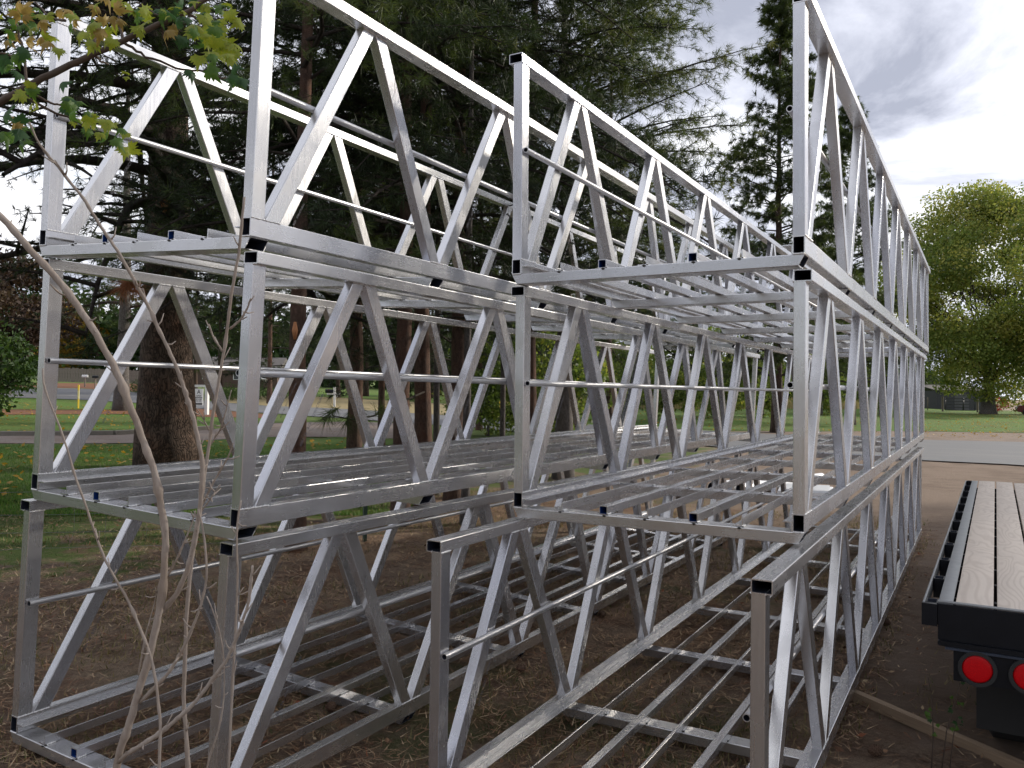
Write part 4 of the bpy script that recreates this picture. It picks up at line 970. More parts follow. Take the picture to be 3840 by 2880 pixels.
# woven wire fence at left
def woven():
    A = gnd(-350, 2110); B = gnd(560, 2065); root = empty('woven_wire_fence', tuple(A)); ax = unit((B-A)[:2]); root.rotation_euler = (0, 0, math.atan2(ax[1], ax[0])); Lf = np.linalg.norm((B-A)[:2])+2.2
    r_ = random.Random(9); n = int(Lf/.16)
    for j, z in enumerate((.06, .22, .40, .62)):
        a = Acc(); P = [(x, r_.uniform(-.012, .012), z+float(g(*(A[:2]+ax*x)))-A[2]+.015*math.sin(x*2+j)) for x in np.linspace(0, Lf, n)]; path(a, P, .0016, 4); obj('wire', a.mesh('wire', GREYP, True), root)
    for i in range(0, n, 2):
        x = Lf*i/n; zz = float(g(*(A[:2]+ax*x)))-A[2]; a = Acc(); path(a, [(x+r_.uniform(-.03, .03), 0, zz+z) for z in (.06, .22, .40, .62)], .0012, 4); obj('stay_wire', a.mesh('stay_wire', GREYP, True), root)
    for x in (0, Lf): a = Acc(); box(a, (x-.02, -.02, -.2), (x+.02, .02, .85)); obj('post', a.mesh('post', plain('green_steel', (.03, .06, .04), .6)), root)
    tag(root, 'sagging woven wire fence at the lawn edge on the left', 'fence')
woven()

# ------------------------------------------------------------------ white pipes beyond the right stack
def wpipes():
    for i, (px, py, r, L_) in enumerate(((2672, 1838, .105, 3.2), (2778, 1842, .105, 3.0))):
        b = gnd(px, py+14); p = b+np.array((0, 0, r)); d = unit((.30, .95, 0)); a = Acc(); pipe(a, (0, 0, 0), d*L_, r, r-.008, 20)
        o = obj('white_pipe', a.mesh('white_pipe', [WHITEPL, BORE], True, 40)); o.location = tuple(p)
        tag(o, ('left one of two white plastic pipes lying beyond the lowest frames', 'right one of two white plastic pipes lying beyond the lowest frames')[i], 'pipe', 'white pipes on the ground')
    b = gnd(3010, 1880); r = empty('louvred_tray', tuple(b), .15)
    a = Acc(); box(a, (-.42, 0, .02), (.50, 1.1, .16), r=.02); obj('pan', a.mesh('pan', WHITEPL), r)
    a = Acc(); box(a, (-.36, 0, .163), (.44, .035, .195)); sm = a.mesh('slat', WHITEPL)
    for i in range(12): obj('slat', sm, r, (0, .05+i*.083, 0))
    tag(r, 'white slatted tray on the ground beyond the lowest right frame', 'tray')
wpipes()

# ------------------------------------------------------------------ flatbed trailer
def trailer():
    # rear left corner of the side rail lies under photo corner (3517, 2262); deck 0.93 m above ground
    zd = -0.335; d = ray(3517, 2262); k = (zd-CAM[2])/d[2]; rc = CAM+d*k
    d2 = ray(3645, 1802); k2 = (zd-CAM[2])/d2[2]; fc = CAM+d2*k2
    ax = unit((fc-rc)[:2]); LT = np.linalg.norm((fc-rc)[:2]); rz = math.atan2(ax[1], ax[0])-math.pi/2
    gz = float(g(rc[0], rc[1])); root = empty('flatbed_trailer', (rc[0], rc[1], gz), rz); D = zd-gz
    Wd = 2.15
    def P(nm, lo, hi, m, r=.004, par=None):
        a = Acc(); box(a, lo, hi, r=r); return obj(nm, a.mesh(nm, m, True, 35), par or root)
    # side rails (channel) and rear header
    for s in (0, 1):
        x0 = 0 if s == 0 else Wd-.058
        P('side_rail', (x0, .012, D-.006), (x0+.058, LT, D), GREYP, .002)
        xo = x0 if s == 0 else x0+.050
        P('side_rail_web', (xo, .012, D-.15), (xo+.008, LT, D-.008), BLACKP, .001)
    P('rear_header', (0, 0, D-.158), (Wd, .011, D-.002), BLACKP, .002)
    P('rear_header_lip', (0, .0115, D+.001), (Wd, .045, D+.006), GREYP, .001)
    P('rear_bumper_bar', (0.0, -.02, D-.180), (Wd, .03, D-.160), BLACKP, .006)
    P('rear_bumper_flange', (.03, -.025, D-.192), (Wd-.03, .03, D-.182), plain('bluish_steel', (.03, .04, .06), .35), .002)
    P('light_plate', (.062, -.012, D-.325), (Wd-.062, .0, D-.194), BLACKP, .003)
    for s in (-1, 1):
        for i in range(3):
            cx = (.154+i*.190) if s < 0 else Wd-.154-i*.190
            a = Acc(); pipe(a, (cx, -.030, D-.258), (cx, -.0125, D-.258), .075, .060, 32); tl = obj('taillight', a.mesh('taillight', [RUBBER, RUBBER], True, 35), root)
            a = Acc(); t = np.linspace(0, 1, 6); path(a, np.stack([0*t+cx, -.0135-.012*np.sin(t*math.pi/2), 0*t+D-.258], -1), .0595*np.sqrt(np.maximum(1-(t*.93)**4, .02)), 32); obj('lens', a.mesh('lens', LENS, True, 60), tl)
    # stake pockets on the left side, with outer rub rail
    a = Acc(); t = .006; w, dp, h = .050, .085, .095
    beam(a, (-w/2-.001, dp/2, D-h-.002), (-w/2-.001, dp/2, D-.002), (1, 0, 0), (0, 1, 0), w, dp, r=.002, hollow=t); pm = a.mesh('stake_pocket', [BLACKP, BORE], True, 35)
    a = Acc(); beam(a, (w/2+.001, dp/2, D-h-.002), (w/2+.001, dp/2, D-.002), (1, 0, 0), (0, 1, 0), w, dp, r=.002, hollow=t); pm2 = a.mesh('stake_pocket', [BLACKP, BORE], True, 35)
    n = 12; 
    for i in range(n):
        y = .012+i*(LT-.10)/(n-1); obj('stake_pocket', pm, root, (0, y, 0)); obj('stake_pocket', pm2, root, (Wd, y, 0))
    P('rub_rail', (-w-.013, .012, D-.070), (-w-.003, LT, D-.004), GREYP, .002); P('rub_rail', (Wd+w+.003, .012, D-.070), (Wd+w+.013, LT, D-.004), GREYP, .002)
    P('corner_block', (-w-.014, -.012, D-.100), (-.002, .0115, D-.003), BLACKP, .003)
    # deck planks running lengthwise
    x = .068; pw = .146; gap = .014; r_ = random.Random(2); i = 0
    while x+pw < Wd-.06:
        o = P('deck_plank', (0, 0, 0), (pw, LT-.06, .036), PLANK, .004); o.location = (x, .05, D-.034+r_.uniform(-.002, .002)); x += pw+gap
    for y in np.arange(.3, LT, .42): P('cross_member', (.01, y, D-.12), (Wd-.01, y+.045, D-.038), BLACKP, .002)
    for x in (.55, Wd-.63): P('frame_rail', (x, .03, D-.40), (x+.08, LT, D-.122), BLACKP, .003)
    # wheels and axles
    for y in (1.15, 1.98):
        a = Acc(); path(a, [(.20, y, .36), (Wd-.20, y, .36)], .05, 10); obj('axle', a.mesh('axle', BLACKP, True, 40), root)
        for x in (.18, Wd-.18-.22):
            a = Acc(); path(a, [(x, y, .36), (x+.01, y, .36), (x+.03, y, .36), (x+.19, y, .36), (x+.21, y, .36), (x+.22, y, .36)], [.20, .33, .36, .36, .33, .20], 24); wo = obj('wheel', a.mesh('wheel', RUBBER, True, 50), root)
            a = Acc(); path(a, [(x-.012, y, .36), (x+.232, y, .36)], .19, 18); obj('rim', a.mesh('rim', GREYP, True, 40), wo)
    for x in (.14, Wd-.48): P('mud_flap', (x, .55, .22), (x+.34, .56, D-.33), RUBBER, .002)
    P('tongue', (Wd/2-.06, LT, D-.30), (Wd/2+.06, LT+1.2, D-.16), BLACKP, .004)
    tag(root, 'black flatbed trailer with pale plank deck and round red taillights', 'trailer')
    return root
trailer()

# ------------------------------------------------------------------ things on the ground
def lumber():
    A = gnd(3190, 2612); B = gnd(3860, 2905); d = unit((B-A)[:2]); L_ = np.linalg.norm((B-A)[:2])+.25
    root = obj('lumber_board', None); bpy.data.objects.remove(root)
    a = Acc(); box(a, (0, -.02, 0), (L_, .02, .062), r=.003); o = obj('lumber_board', a.mesh('lumber_board', LUMBER, True, 35))
    o.location = (A[0], A[1], float(g(A[0], A[1]))-.012); o.rotation_euler = (R(6), 0, math.atan2(d[1], d[0])); tag(o, 'old wooden board lying on edge on the dirt below the trailer', 'board')
    a = Acc(); box(a, (0, .021, 0), (L_*.9, .046, .036), r=.003); o = obj('lumber_batten', a.mesh('lumber_batten', LUMBER, True, 35))
    o.location = (A[0], A[1], float(g(A[0], A[1]))-.012); o.rotation_euler = (R(6), 0, math.atan2(d[1], d[0])); tag(o, 'thin wooden batten lying along the far side of the old board', 'board')
lumber()
def litter():
    rs = np.random.default_rng(21)
    def scatter(n, lo, hi):
        # more bits near the viewer: sample in polar coordinates about a point under the camera
        th = rs.uniform(-.62, 1.25, n)  # angle left of +y
        r = rs.uniform(lo, hi, n); return CAM[0]-np.sin(th)*r, CAM[1]+np.cos(th)*r
    a = Acc()
    # pine needles
    n = 150000; x, y = scatter(n, 1.6, 13); L_ = rs.uniform(.04, .13, n); th = rs.uniform(0, math.pi*2, n)
    z = g(x, y)+rs.uniform(-.002, .020, n); dx_, dy_ = np.cos(th)*L_/2, np.sin(th)*L_/2; w = rs.uniform(.0010, .0022, n)*(1+.20*np.hypot(x-CAM[0], y-CAM[1]))
    V = np.stack([np.stack([x-dx_-dy_/L_*w*2, y-dy_+dx_/L_*w*2, z], -1), np.stack([x-dx_+dy_/L_*w*2, y-dy_-dx_/L_*w*2, z], -1), np.stack([x+dx_, y+dy_, z+rs.uniform(-.01, .03, n)], -1)], 1)
    dl = LAWN_LINE[0]*x+LAWN_LINE[1]*y+LAWN_LINE[2]; kp = rs.uniform(size=n)*np.clip(1+(dl+3.0)*.9, 1, 60) < np.where(x > 1.5, .12, 1.)*np.clip(.75+.6*np.sin(x*1.9)*np.cos(y*2.3+x), .15, 1); V = V[kp]; n = int(kp.sum())
    tt = np.repeat(np.clip(rs.normal(.45, .25, n), .001, 1), 3); a.add(V.reshape(-1, 3), F3=np.arange(n*3).reshape(-1, 3), tint=tt)
    # fallen leaves
    n = 1500; x, y = scatter(n, 1.6, 14); P_ = np.stack([x, y, g(x, y)+.012], -1); s = rs.uniform(.010, .030, n)
    A_ = rs.normal(size=(n, 3)); A_[:, 2] *= .25; A_ /= np.linalg.norm(A_, axis=1)[:, None]; B_ = np.cross(A_, np.array([0, 0, 1.])+rs.normal(size=(n, 3))*.4); B_ /= np.linalg.norm(B_, axis=1)[:, None]
    A_ *= s[:, None]; B_ *= s[:, None]*.6
    V = np.stack([P_-A_, P_-B_, P_+A_+np.array([0, 0, .006]), P_+B_], 1).reshape(-1, 3)
    a.add(V, F4=np.arange(n*4).reshape(-1, 4), tint=np.repeat(rs.choice([.1, .35, .6, .75, 1.0], n), 4))
    obj('needle_litter', a.mesh('needle_litter', LITTER), kind='stuff')
    # autumn leaves blown over the far lawn, road edge and left lawn
    a = Acc()
    for (p0, p1, p2, p3, n) in (((3460, 1640), (4000, 1650), (3460, 1545), (4000, 1550), 1500), ((-100, 1880), (1300, 1800), (-100, 1672), (1300, 1650), 700), ((1950, 1616), (3300, 1628), (1950, 1535), (3300, 1545), 900), ((-100, 1625), (700, 1615), (-100, 1500), (700, 1535), 700)):
        C4 = [gnd(*p)[:2] for p in (p0, p1, p2, p3)]; u_ = rs.uniform(size=(n, 1)); v_ = rs.uniform(size=(n, 1))
        q = (C4[0]*(1-u_)+C4[1]*u_)*(1-v_)+(C4[2]*(1-u_)+C4[3]*u_)*v_; P_ = np.column_stack([q, g(q[:, 0], q[:, 1])+.05])
        A_ = rs.normal(size=(n, 3)); A_[:, 2] *= .3; A_ /= np.linalg.norm(A_, axis=1)[:, None]; B_ = np.cross(A_, np.array([0, 0, 1.])+rs.normal(size=(n, 3))*.3); B_ /= np.linalg.norm(B_, axis=1)[:, None]; s_ = rs.uniform(.03, .07, (n, 1))
        a.add(np.stack([P_-A_*s_, P_-B_*s_*.7, P_+A_*s_, P_+B_*s_*.7], 1).reshape(-1, 3), F4=np.arange(n*4).reshape(-1, 4), tint=np.repeat(rs.uniform(.2, 1, n), 4))
    obj('fallen_leaves', a.mesh('fallen_leaves', LEAF_Y), kind='stuff')
    # dry and green grass blades in patches
    a = Acc(); n = 60000; x, y = scatter(n*2, 1.6, 14)
    pat = np.clip((LAWN_LINE[0]*x+LAWN_LINE[1]*y+LAWN_LINE[2]+3)*.30, 0, 1.5)+np.sin(x*1.7+1)*np.cos(y*1.3-.5)+.6*np.sin(x*4.1-y*2.9)+rs.normal(size=n*2)*.5-np.where(x > 1.5, 1.1, 0); keep = pat > .35; x = x[keep][:n]; y = y[keep][:n]; n = len(x); pat = pat[keep][:n]
    h = rs.uniform(.02, .06, n); b0 = np.stack([x, y, g(x, y)-.005], -1); th = rs.uniform(0, 6.28, n); ln = np.stack([np.cos(th), np.sin(th), 0*th], -1)
    w = rs.uniform(.0010, .0020, n)*(1+.18*np.hypot(x-CAM[0], y-CAM[1])); wd = np.stack([-np.sin(th), np.cos(th), 0*th], -1)*w[:, None]
    tip = b0+ln*(h*rs.uniform(.2, 1.3, n))[:, None]+np.array([0, 0, 1.])*h[:, None]
    a.add(np.stack([b0-wd, b0+wd, tip], 1).reshape(-1, 3), F3=np.arange(n*3).reshape(-1, 3), tint=np.repeat(np.clip(rs.normal(.45, .3, n)-.5*np.clip((LAWN_LINE[0]*x+LAWN_LINE[1]*y+LAWN_LINE[2]+2.5)*.4, 0, 1), .001, 1), 3))
    obj('dry_grass', a.mesh('dry_grass', DRYG), kind='stuff')
    # lawn blades near its edge
    a = Acc(); n = 60000; px = rs.uniform(-100, 1500, n); 
    P0 = np.array([gnd(q, 1935) for q in np.linspace(-300, 1600, 12)]); P1 = np.array([gnd(q, 1672) for q in np.linspace(-300, 1600, 12)])
    t = rs.uniform(0, 11, n); i = t.astype(int); f = (t-i)[:, None]; s = rs.uniform(0, 1, n)[:, None]**1.3
    b0 = (P0[i]*(1-f)+P0[i+1]*f)*(1-s)+(P1[i]*(1-f)+P1[i+1]*f)*s; b0[:, 2] = g(b0[:, 0], b0[:, 1])
    h = rs.uniform(.03, .07, n); th = rs.uniform(0, 6.28, n); wd = np.stack([-np.sin(th), np.cos(th), 0*th], -1)*.005
    tip = b0+np.stack([np.cos(th)*h*.5, np.sin(th)*h*.5, h], -1)
    a.add(np.stack([b0-wd, b0+wd, tip], 1).reshape(-1, 3), F3=np.arange(n*3).reshape(-1, 3), tint=np.repeat(np.clip(rs.normal(.45, .22, n), .001, 1), 3))
    obj('lawn_grass', a.mesh('lawn_grass', GRASSM), kind='stuff')
    # tall dry grass across the road
    a = Acc(); n = 16000; P0 = np.array([gnd(q, 1536) for q in np.linspace(1900, 3300, 12)]); P1 = np.array([gnd(q, 1516) for q in np.linspace(1900, 3300, 12)])
    t = rs.uniform(0, 11, n); i = t.astype(int); f = (t-i)[:, None]; s = rs.uniform(0, 1, n)[:, None]; b0 = (P0[i]*(1-f)+P0[i+1]*f)*(1-s)+(P1[i]*(1-f)+P1[i+1]*f)*s; b0[:, 2] = g(b0[:, 0], b0[:, 1])
    h = rs.uniform(.4, 1.1, n); th = rs.uniform(0, 6.28, n); wd = np.stack([-np.sin(th), np.cos(th), 0*th], -1)*.03
    a.add(np.stack([b0-wd, b0+wd, b0+np.stack([np.cos(th)*h*.3, np.sin(th)*h*.3, h], -1)], 1).reshape(-1, 3), F3=np.arange(n*3).reshape(-1, 3), tint=np.repeat(np.clip(rs.normal(.7, .2, n), .001, 1), 3))
    obj('tall_dry_grass', a.mesh('tall_dry_grass', DRYG), kind='stuff')
litter()
def pinecone():
    a = Acc(); t = np.linspace(0, 1, 9); path(a, np.stack([t*.075, 0*t, 0*t+.022], -1), .026*np.sin(np.clip(t*math.pi*.92+.12, 0, math.pi))**.7, 10)
    for i in range(70):
        q = i/70; an = i*2.4; r = .028*math.sin(q*math.pi*.9+.15)**.7; c = np.array((q*.07+.003, math.cos(an)*r, .022+math.sin(an)*r)); blob(a, c, .006, .0045, .0045)
    me = a.mesh('pine_cone', plain('cone_brown', (.09, .05, .03), .8, 0, .5, 80), False)
    L_ = [(2535, 2735, 'pine cone beside the second cross beam of the lowest right frame'), (1945, 2525, 'pine cone on the litter between the two lowest frames'), (3340, 2345, 'pine cone on the dirt between the right stack and the trailer'),
          (1250, 2655, 'pine cone under the lowest left frame'), (3255, 2830, 'pine cone on the dirt at the bottom right'), (2262, 2318, 'pine cone behind the first braces of the lowest right frame')]
    for i, (px, py, lab) in enumerate(L_):
        p = gnd(px, py); o = obj('pine_cone', me); o.location = (p[0], p[1], p[2]); o.rotation_euler = (0, 0, i*1.7); tag(o, lab, 'pine cone', 'pine cones on the ground')
pinecone()
# the seedling by the board
def maple_leaf_mesh(seed, size=1.0, curl=.25):
    pts = [(0, 0), (.10, -.03), (.30, -.14), (.26, .02), (.48, .10), (.40, .20), (.56, .36), (.34, .36), (.40, .52), (.22, .44), (.26, .66), (.13, .60), (0, 1.0)]
    out_ = pts+[(-x, y) for x, y in reversed(pts[1:-1])]
    rs = np.random.default_rng(seed); P = np.array(out_); P = P*(1+rs.normal(size=P.shape)*.05)
    c = np.array([0, .28]); V = [np.array([c[0], c[1], 0])]
    def zf(p): return -curl*(p[0]**2+(p[1]-.3)**2)+.05*math.sin(7*p[0]+seed)+.05*math.sin(5*p[1]+seed*2)
    n = len(P); mid = (P+c)/2; V = np.vstack([[c[0], c[1], zf(c)+.03]]+[[[p[0], p[1], zf(p)]] for p in mid]+[[[p[0], p[1], zf(p)]] for p in P])*size
    a = Acc(); a.add(V, F3=[(0, 1+i, 1+(i+1) % n) for i in range(n)], F4=[(1+i, 1+n+i, 1+n+(i+1) % n, 1+(i+1) % n) for i in range(n)])
    return a
def leafmat(nm, c1, c2, c3):
    def f(t, b):
        q = NT(t); v = q.coord(); n = q.noise(v, 45, 5, .6); e = q.noise(v, 16, 3, .6)
        oi = q.n('ShaderNodeObjectInfo'); c = q.mix(n, c1, c2); c = q.mix(q.ramp(e, [(.5, 0.), (.7, .8)]), c, c3)
        q.l(c, b.inputs['Base Color']); b.inputs['Roughness'].default_value = .5
        tr = q.n('ShaderNodeBsdfTranslucent'); q.l(c, tr.inputs[0]); ms = q.n('ShaderNodeMixShader'); ms.inputs[0].default_value = .5
        q.l(b.outputs[0], ms.inputs[1]); q.l(tr.outputs[0], ms.inputs[2]); q.l(ms.outputs[0], t.nodes['Material Output'].inputs[0])
    return mat(nm, f)
LM = [leafmat('maple_leaf_green', (.05, .13, .02), (.12, .24, .03), (.16, .22, .03)), leafmat('maple_leaf_yellowgreen', (.17, .27, .02), (.34, .38, .03), (.45, .36, .04)),
      leafmat('maple_leaf_brown', (.26, .17, .04), (.45, .31, .09), (.42, .36, .05)), leafmat('maple_leaf_dark', (.025, .07, .025), (.05, .13, .035), (.06, .12, .03))]
leaf_meshes = [[maple_leaf_mesh(10*j+i, 1.0, (.9, .8, 1.6, .8)[j]).mesh('leaf', LM[j], True) for i in range(3)] for j in range(4)]
def put_leaf(root, p, size, j, rs, facing=None):
    o = obj('leaf', leaf_meshes[j][int(rs.integers(3))], root)
    # leaf normal roughly towards the viewer / up, tip hanging down
    nrm = unit(-CF+np.array((0, 0, .35))+rs.normal(size=3)*.8); tip = unit(np.array((rs.normal()*.8, rs.normal()*.3, -1+rs.normal()*.5)))
    tip = unit(tip-nrm*(tip@nrm)); x = np.cross(tip, nrm)
    o.matrix_local = Matrix(((x[0]*size, tip[0]*size, nrm[0]*size, p[0]), (x[1]*size, tip[1]*size, nrm[1]*size, p[1]), (x[2]*size, tip[2]*size, nrm[2]*size, p[2]), (0, 0, 0, 1)))
    return o
def maple():
    rs = np.random.default_rng(77); base = at(-900, 1.9); root = empty('maple_sapling', tuple(base)); B0 = np.array(base)
    k = .40686
    def c(px, py, d): return pt(px*k, py*k, d)
    D = 1.75
    def limb(nm, pts, r0, r1, par=root):
        P = np.array(pts)-B0; t = np.linspace(0, 1, len(P)); s = np.linspace(0, 1, len(P)*4)
        Q = np.stack([np.interp(s, t, P[:, i]) for i in range(3)], -1); Q[1:-1] = (Q[:-2]+Q[1:-1]*2+Q[2:])/4; Q[1:-1] += rs.normal(size=Q[1:-1].shape)*.0012
        a = Acc(); path(a, Q, np.linspace(r0, r1, len(Q)), 7); return obj(nm, a.mesh(nm, TWIG_D, True), par)
    a = Acc(); path(a, [(0, 0, -.1), (.02, 0, 1.2), (.0, .02, 2.0), (.05, 0, 2.6)], [.03, .025, .02, .012], 8); obj('trunk', a.mesh('trunk', TWIG_D, True), root)
    limb('branch', [B0+np.array((0, .02, 2.0)), pt(-500, 600, 1.85), c(0, 950, D), c(240, 800, D), c(600, 620, D), c(870, 500, D), c(1130, 385, D), c(1500, 205, D), c(1720, 120, D), c(1950, -40, D)], 0.0085, .005)
    tw = [[(1130, 385), (1110, 250), (1085, 60), (1075, -30)], [(1130, 385), (1330, 510), (1650, 640), (1900, 660), (2080, 720)], [(870, 500), (885, 380), (890, 300)], [(870, 500), (930, 570), (1000, 590)], [(240, 800), (230, 560), (170, 290), (150, 200)],
          [(240, 830), (420, 930), (560, 970), (640, 960)], [(170, 860), (480, 1020), (700, 1120), (850, 1190)], [(150, 850), (20, 880)], [(1950, 260), (1740, 230), (1480, 150), (1260, 20)], [(1500, 205), (1500, 350)], [(1720, 120), (1860, 200), (2000, 330)], [(-80, 480), (60, 490), (180, 540)], [(600, 190), (530, 185), (430, 130), (330, 20)]]
    for t_ in tw: limb('twig', [c(x, y, D+.02*i) for i, (x, y) in enumerate(t_)], .0032, .0016)
    L_ = []
    def cl(x, y, r, n, js, smin=.055, smax=.085):
        for i in range(n): L_.append((x+rs.normal()*r, y+rs.normal()*r*.8, int(rs.choice(js)), rs.uniform(smin, smax)))
    cl(120, 150, 70, 9, [0, 0, 3, 1]); cl(200, 60, 60, 5, [2, 2, 2]); cl(390, 200, 70, 8, [1, 0, 0, 2]); cl(60, 330, 70, 5, [2, 3, 0]); cl(420, 380, 60, 5, [2, 2, 1])
    cl(120, 560, 80, 9, [3, 0, 3]); cl(280, 770, 40, 3, [1, 0]); cl(340, 930, 35, 3, [1, 1]); cl(620, 130, 60, 4, [2, 2]); cl(700, 190, 60, 4, [1, 0, 2]); cl(860, 230, 70, 9, [1, 0, 1]); cl(960, 180, 50, 3, [2, 2])
    cl(960, 20, 70, 6, [2, 2, 1]); cl(1040, 340, 40, 3, [1]); cl(1290, 150, 90, 10, [0, 1, 1]); cl(1550, 90, 90, 9, [1, 0, 3]); cl(1760, 110, 110, 14, [0, 1, 1, 3]); cl(2020, 120, 90, 14, [1, 1, 0]); cl(1960, 330, 80, 12, [1, 1, 0], .07, .11)
    cl(2080, 440, 60, 8, [1, 1], .07, .11); cl(1720, 310, 60, 4, [3, 0]); cl(1540, 240, 30, 2, [2]); cl(1900, 570, 60, 5, [0, 3, 1]); cl(2120, 680, 60, 6, [3, 0]); cl(1180, 680, 40, 2, [1], .03, .05)
    cl(660, 940, 90, 9, [3, 0, 0]); cl(880, 1060, 60, 7, [1, 0, 1]); cl(950, 1150, 60, 5, [1, 0]); cl(1080, 1230, 60, 3, [0, 1]); cl(1170, 1360, 25, 2, [1, 1], .08, .10)
    cl(100, 1180, 80, 8, [3, 0, 3], .07, .12); cl(120, 1120, 40, 2, [2]); cl(250, 1180, 40, 3, [1, 0])
    for (x, y, j, s) in L_:
        p = c(x, y, D+rs.uniform(-.12, .12)); put_leaf(root, p-B0, s*.44, j, rs)
    tag(root, 'maple branch with green, yellow and browning leaves hanging across the top left corner', 'maple branch')
maple()
def shrub():
    rs = np.random.default_rng(3); s6 = 1000/1659.; base = gnd(400, 3300); base = np.array([*pt(400, 2900, 1.95)[:2], 0]); base[2] = float(g(base[0], base[1])); root = empty('bare_shrub', tuple(base)); B0 = base
    A = lambda x, y: (x*s6, 1880+y*s6); Bm = lambda x, y: (x*s6, 950+y*s6); Cm = lambda x, y: (x*s6, y*s6)
    def stem(nm, pts, d, w0, w1, knobs=6, par=root, ground=False):
        knobs = int(knobs*1.8)
        dd = np.linspace(d[0], d[1], len(pts)); P = [pt(x, y, z) for (x, y), z in zip(pts, dd)]
        if ground: P = [np.array([P[0][0]*.5+B0[0]*.5, P[0][1]*.5+B0[1]*.5, B0[2]-.05])]+P
        P = np.array(P)-B0; t = np.r_[0, np.cumsum(np.linalg.norm(np.diff(P, axis=0), axis=1))]; t /= t[-1]; s = np.linspace(0, 1, max(16, len(P)*6)); Q = np.stack([np.interp(s, t, P[:, i]) for i in range(3)], -1)
        for _ in range(2): Q[1:-1] = (Q[:-2]+2*Q[1:-1]+Q[2:])/4
        Q[1:-1] += rs.normal(size=Q[1:-1].shape)*w0*.03
        W_ = np.linspace(w0, w1, len(Q))/2*(1+.05*rs.normal(size=len(Q)))
        for kk in rs.integers(2, len(Q)-2, knobs): W_[kk] *= 1.2
        a = Acc(); path(a, Q, W_, 9); o = obj(nm, a.mesh(nm, TWIG, True), par)
        for kk in rs.integers(2, len(Q)-2, knobs):
            dr = unit(rs.normal(size=3)+unit(Q[kk+1]-Q[kk])); a = Acc(); l = rs.uniform(.008, .03)
            path(a, [Q[kk], Q[kk]+dr*l*.5, Q[kk]+dr*l+unit(Q[kk+1]-Q[kk])*l*.3], [W_[kk]*.55+.0008, .0016, .0011], 5); obj('bud', a.mesh('bud', TWIG, True), o)
        return o
    m = lambda px: px*s6*1.95/FPX*.86   # crop px width to metres
    stem('stem', [A(700, 1800)]+[A(*q) for q in ((740, 1560), (800, 1400), (840, 1250), (920, 1000), (990, 700), (1020, 500), (1030, 200))]+[Bm(*q) for q in ((1010, 1620), (960, 1350), (900, 1200), (850, 1050), (790, 900), (720, 720), (620, 540), (540, 410), (430, 250), (330, 130), (200, -10))]+[Cm(30, 1370), Cm(-150, 1200)], (1.95, 1.8), m(62), m(42), 12, ground=True)
    stem('stem', [A(990, 700), A(1100, 580), A(1170, 420), A(1220, 200), Bm(1250, 1540), Bm(1262, 1300), Bm(1210, 1050), Bm(1150, 850), Bm(1080, 660), Bm(1000, 500), Bm(900, 280), Bm(840, 180), Bm(750, 10), Cm(640, 1430), Cm(530, 1250), Cm(330, 1000), Cm(230, 880), Cm(180, 760)], (1.93, 1.7), m(38), m(14), 14)
    stem('stem', [A(1180, 1800)]+[A(*q) for q in ((1160, 1500), (1140, 1250), (1150, 1000), (1160, 700), (1190, 380), (1245, 30))]+[Bm(*q) for q in ((1270, 1400), (1300, 1200), (1330, 950), (1370, 760), (1395, 600), (1420, 430), (1440, 230), (1490, 0))]+[Cm(1500, 1400), Cm(1520, 1225)], (2.0, 1.85), m(40), m(18), 12, ground=True)
    stem('stem', [A(990, 1800), A(990, 1600), A(1000, 1400), A(975, 1150), A(940, 960), A(890, 840), A(820, 660), A(740, 520), A(650, 360), A(580, 170), Bm(555, 1630), Bm(520, 1530), Bm(470, 1400), Bm(420, 1220), Bm(370, 1080), Bm(330, 980), Bm(290, 880), Bm(268, 830), Bm(265, 715)], (1.9, 1.8), m(32), m(11), 14, ground=True)
    stem('stem', [A(1415, 1800), A(1430, 1500), A(1440, 1250), A(1455, 1000), A(1465, 780), A(1480, 480), A(1470, 200), A(1485, 20), Bm(1500, 1540)], (1.95, 1.9), m(26), m(13), 10, ground=True)
    stem('stem', [A(740, 1620), A(790, 1570), A(860, 1530), A(1000, 1440), A(1200, 1270), A(1410, 990), A(1480, 830), A(1550, 620), A(1570, 400)], (1.94, 1.85), m(34), m(17), 12)
    stem('stem', [A(1280, 1720), A(1290, 1600), A(1360, 1450), A(1400, 1190), A(1390, 900), A(1350, 740), A(1285, 590)], (1.96, 1.9), m(20), m(9), 8, ground=True)
    stem('stem', [A(870, 1250), A(1050, 1070), A(1160, 880), A(1250, 650), A(1290, 470), A(1270, 200), A(1235, 50)], (1.93, 1.86), m(28), m(10), 8)
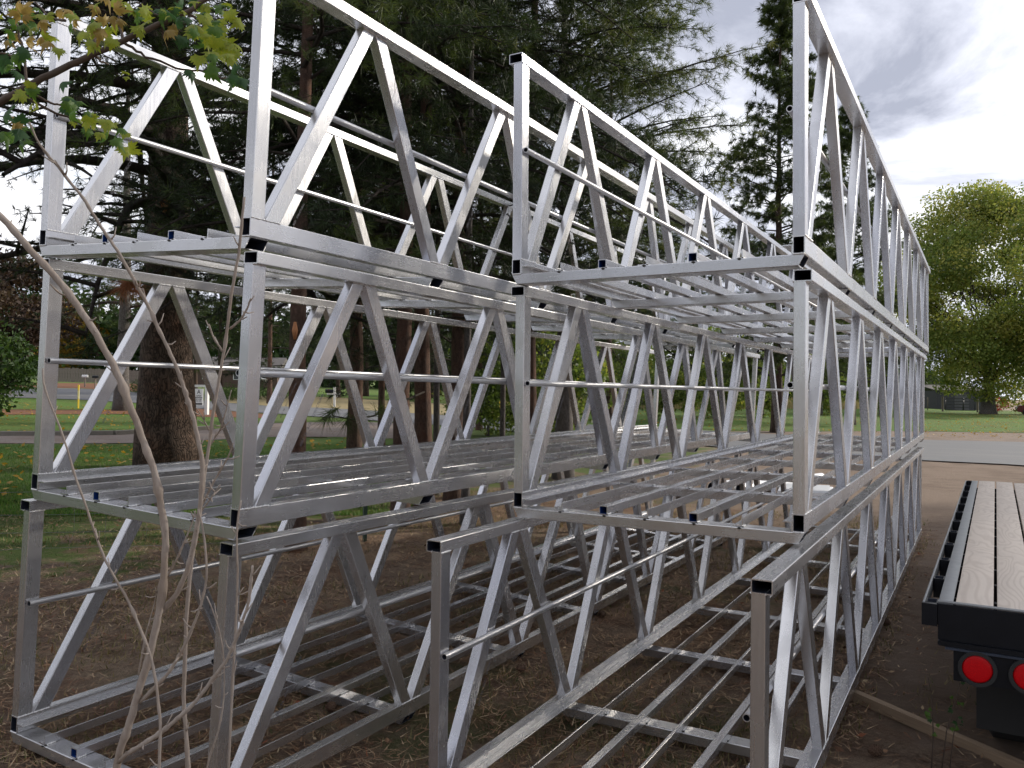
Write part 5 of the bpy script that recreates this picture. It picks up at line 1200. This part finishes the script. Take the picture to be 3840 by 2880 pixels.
    stem('twig', [A(860, 1080), A(900, 850), A(960, 640), A(985, 520)], (1.93, 1.9), m(13), m(6), 3)
    stem('twig', [Bm(1260, 1560), Bm(1330, 1420), Bm(1420, 1270), Bm(1450, 1180)], (1.95, 1.9), m(15), m(8), 4)
    stem('twig', [Bm(1240, 1620), Bm(1300, 1540), Bm(1370, 1440)], (1.95, 1.9), m(12), m(7), 3)
    stem('twig', [Bm(1310, 1190), Bm(1370, 1100), Bm(1400, 1000), Bm(1440, 850)], (1.95, 1.9), m(11), m(6), 3)
    stem('twig', [Bm(1300, 1100), Bm(1260, 1020), Bm(1220, 960)], (1.95, 1.9), m(11), m(6), 2)
    stem('twig', [Bm(1385, 610), Bm(1330, 530), Bm(1300, 440)], (1.9, 1.88), m(15), m(10), 2)
    stem('twig', [Bm(1430, 470), Bm(1500, 410), Bm(1540, 340), Bm(1560, 280)], (1.9, 1.88), m(18), m(10), 3)
    stem('twig', [Bm(430, 270), Bm(370, 250), Bm(310, 190)], (1.86, 1.84), m(15), m(9), 1)
    stem('twig', [A(1040, 470), A(1100, 360), A(1190, 150), A(1215, 60)], (1.93, 1.9), m(15), m(9), 4)
    tag(root, 'leafless grey brown shrub of tall bare stems in the left foreground', 'shrub')
shrub()
def seedling():
    rs = np.random.default_rng(8); b = gnd(3490, 2900); root = empty('seedling', tuple(b)); dd = float((b-CAM)@CF)
    for st in (((3492, 2900), (3500, 2760), (3495, 2620), (3480, 2540)), ((3530, 2900), (3550, 2740), (3585, 2620), (3600, 2560)), ((3560, 2900), (3575, 2760), (3590, 2690))):
        P = np.array([pt(x, y, dd) for x, y in st])-b; a = Acc(); path(a, P, np.linspace(.0035, .0015, len(P)), 5); obj('stem', a.mesh('stem', TWIG_D, True), root)
        for i in range(6):
            q = P[1]+(P[-1]-P[1])*rs.uniform(0, 1.1)+rs.normal(size=3)*.015; put_leaf(root, q, rs.uniform(.018, .032), int(rs.choice([0, 3])), rs)
    tag(root, 'small leafy seedling in front of the old board at lower right', 'seedling')
seedling()
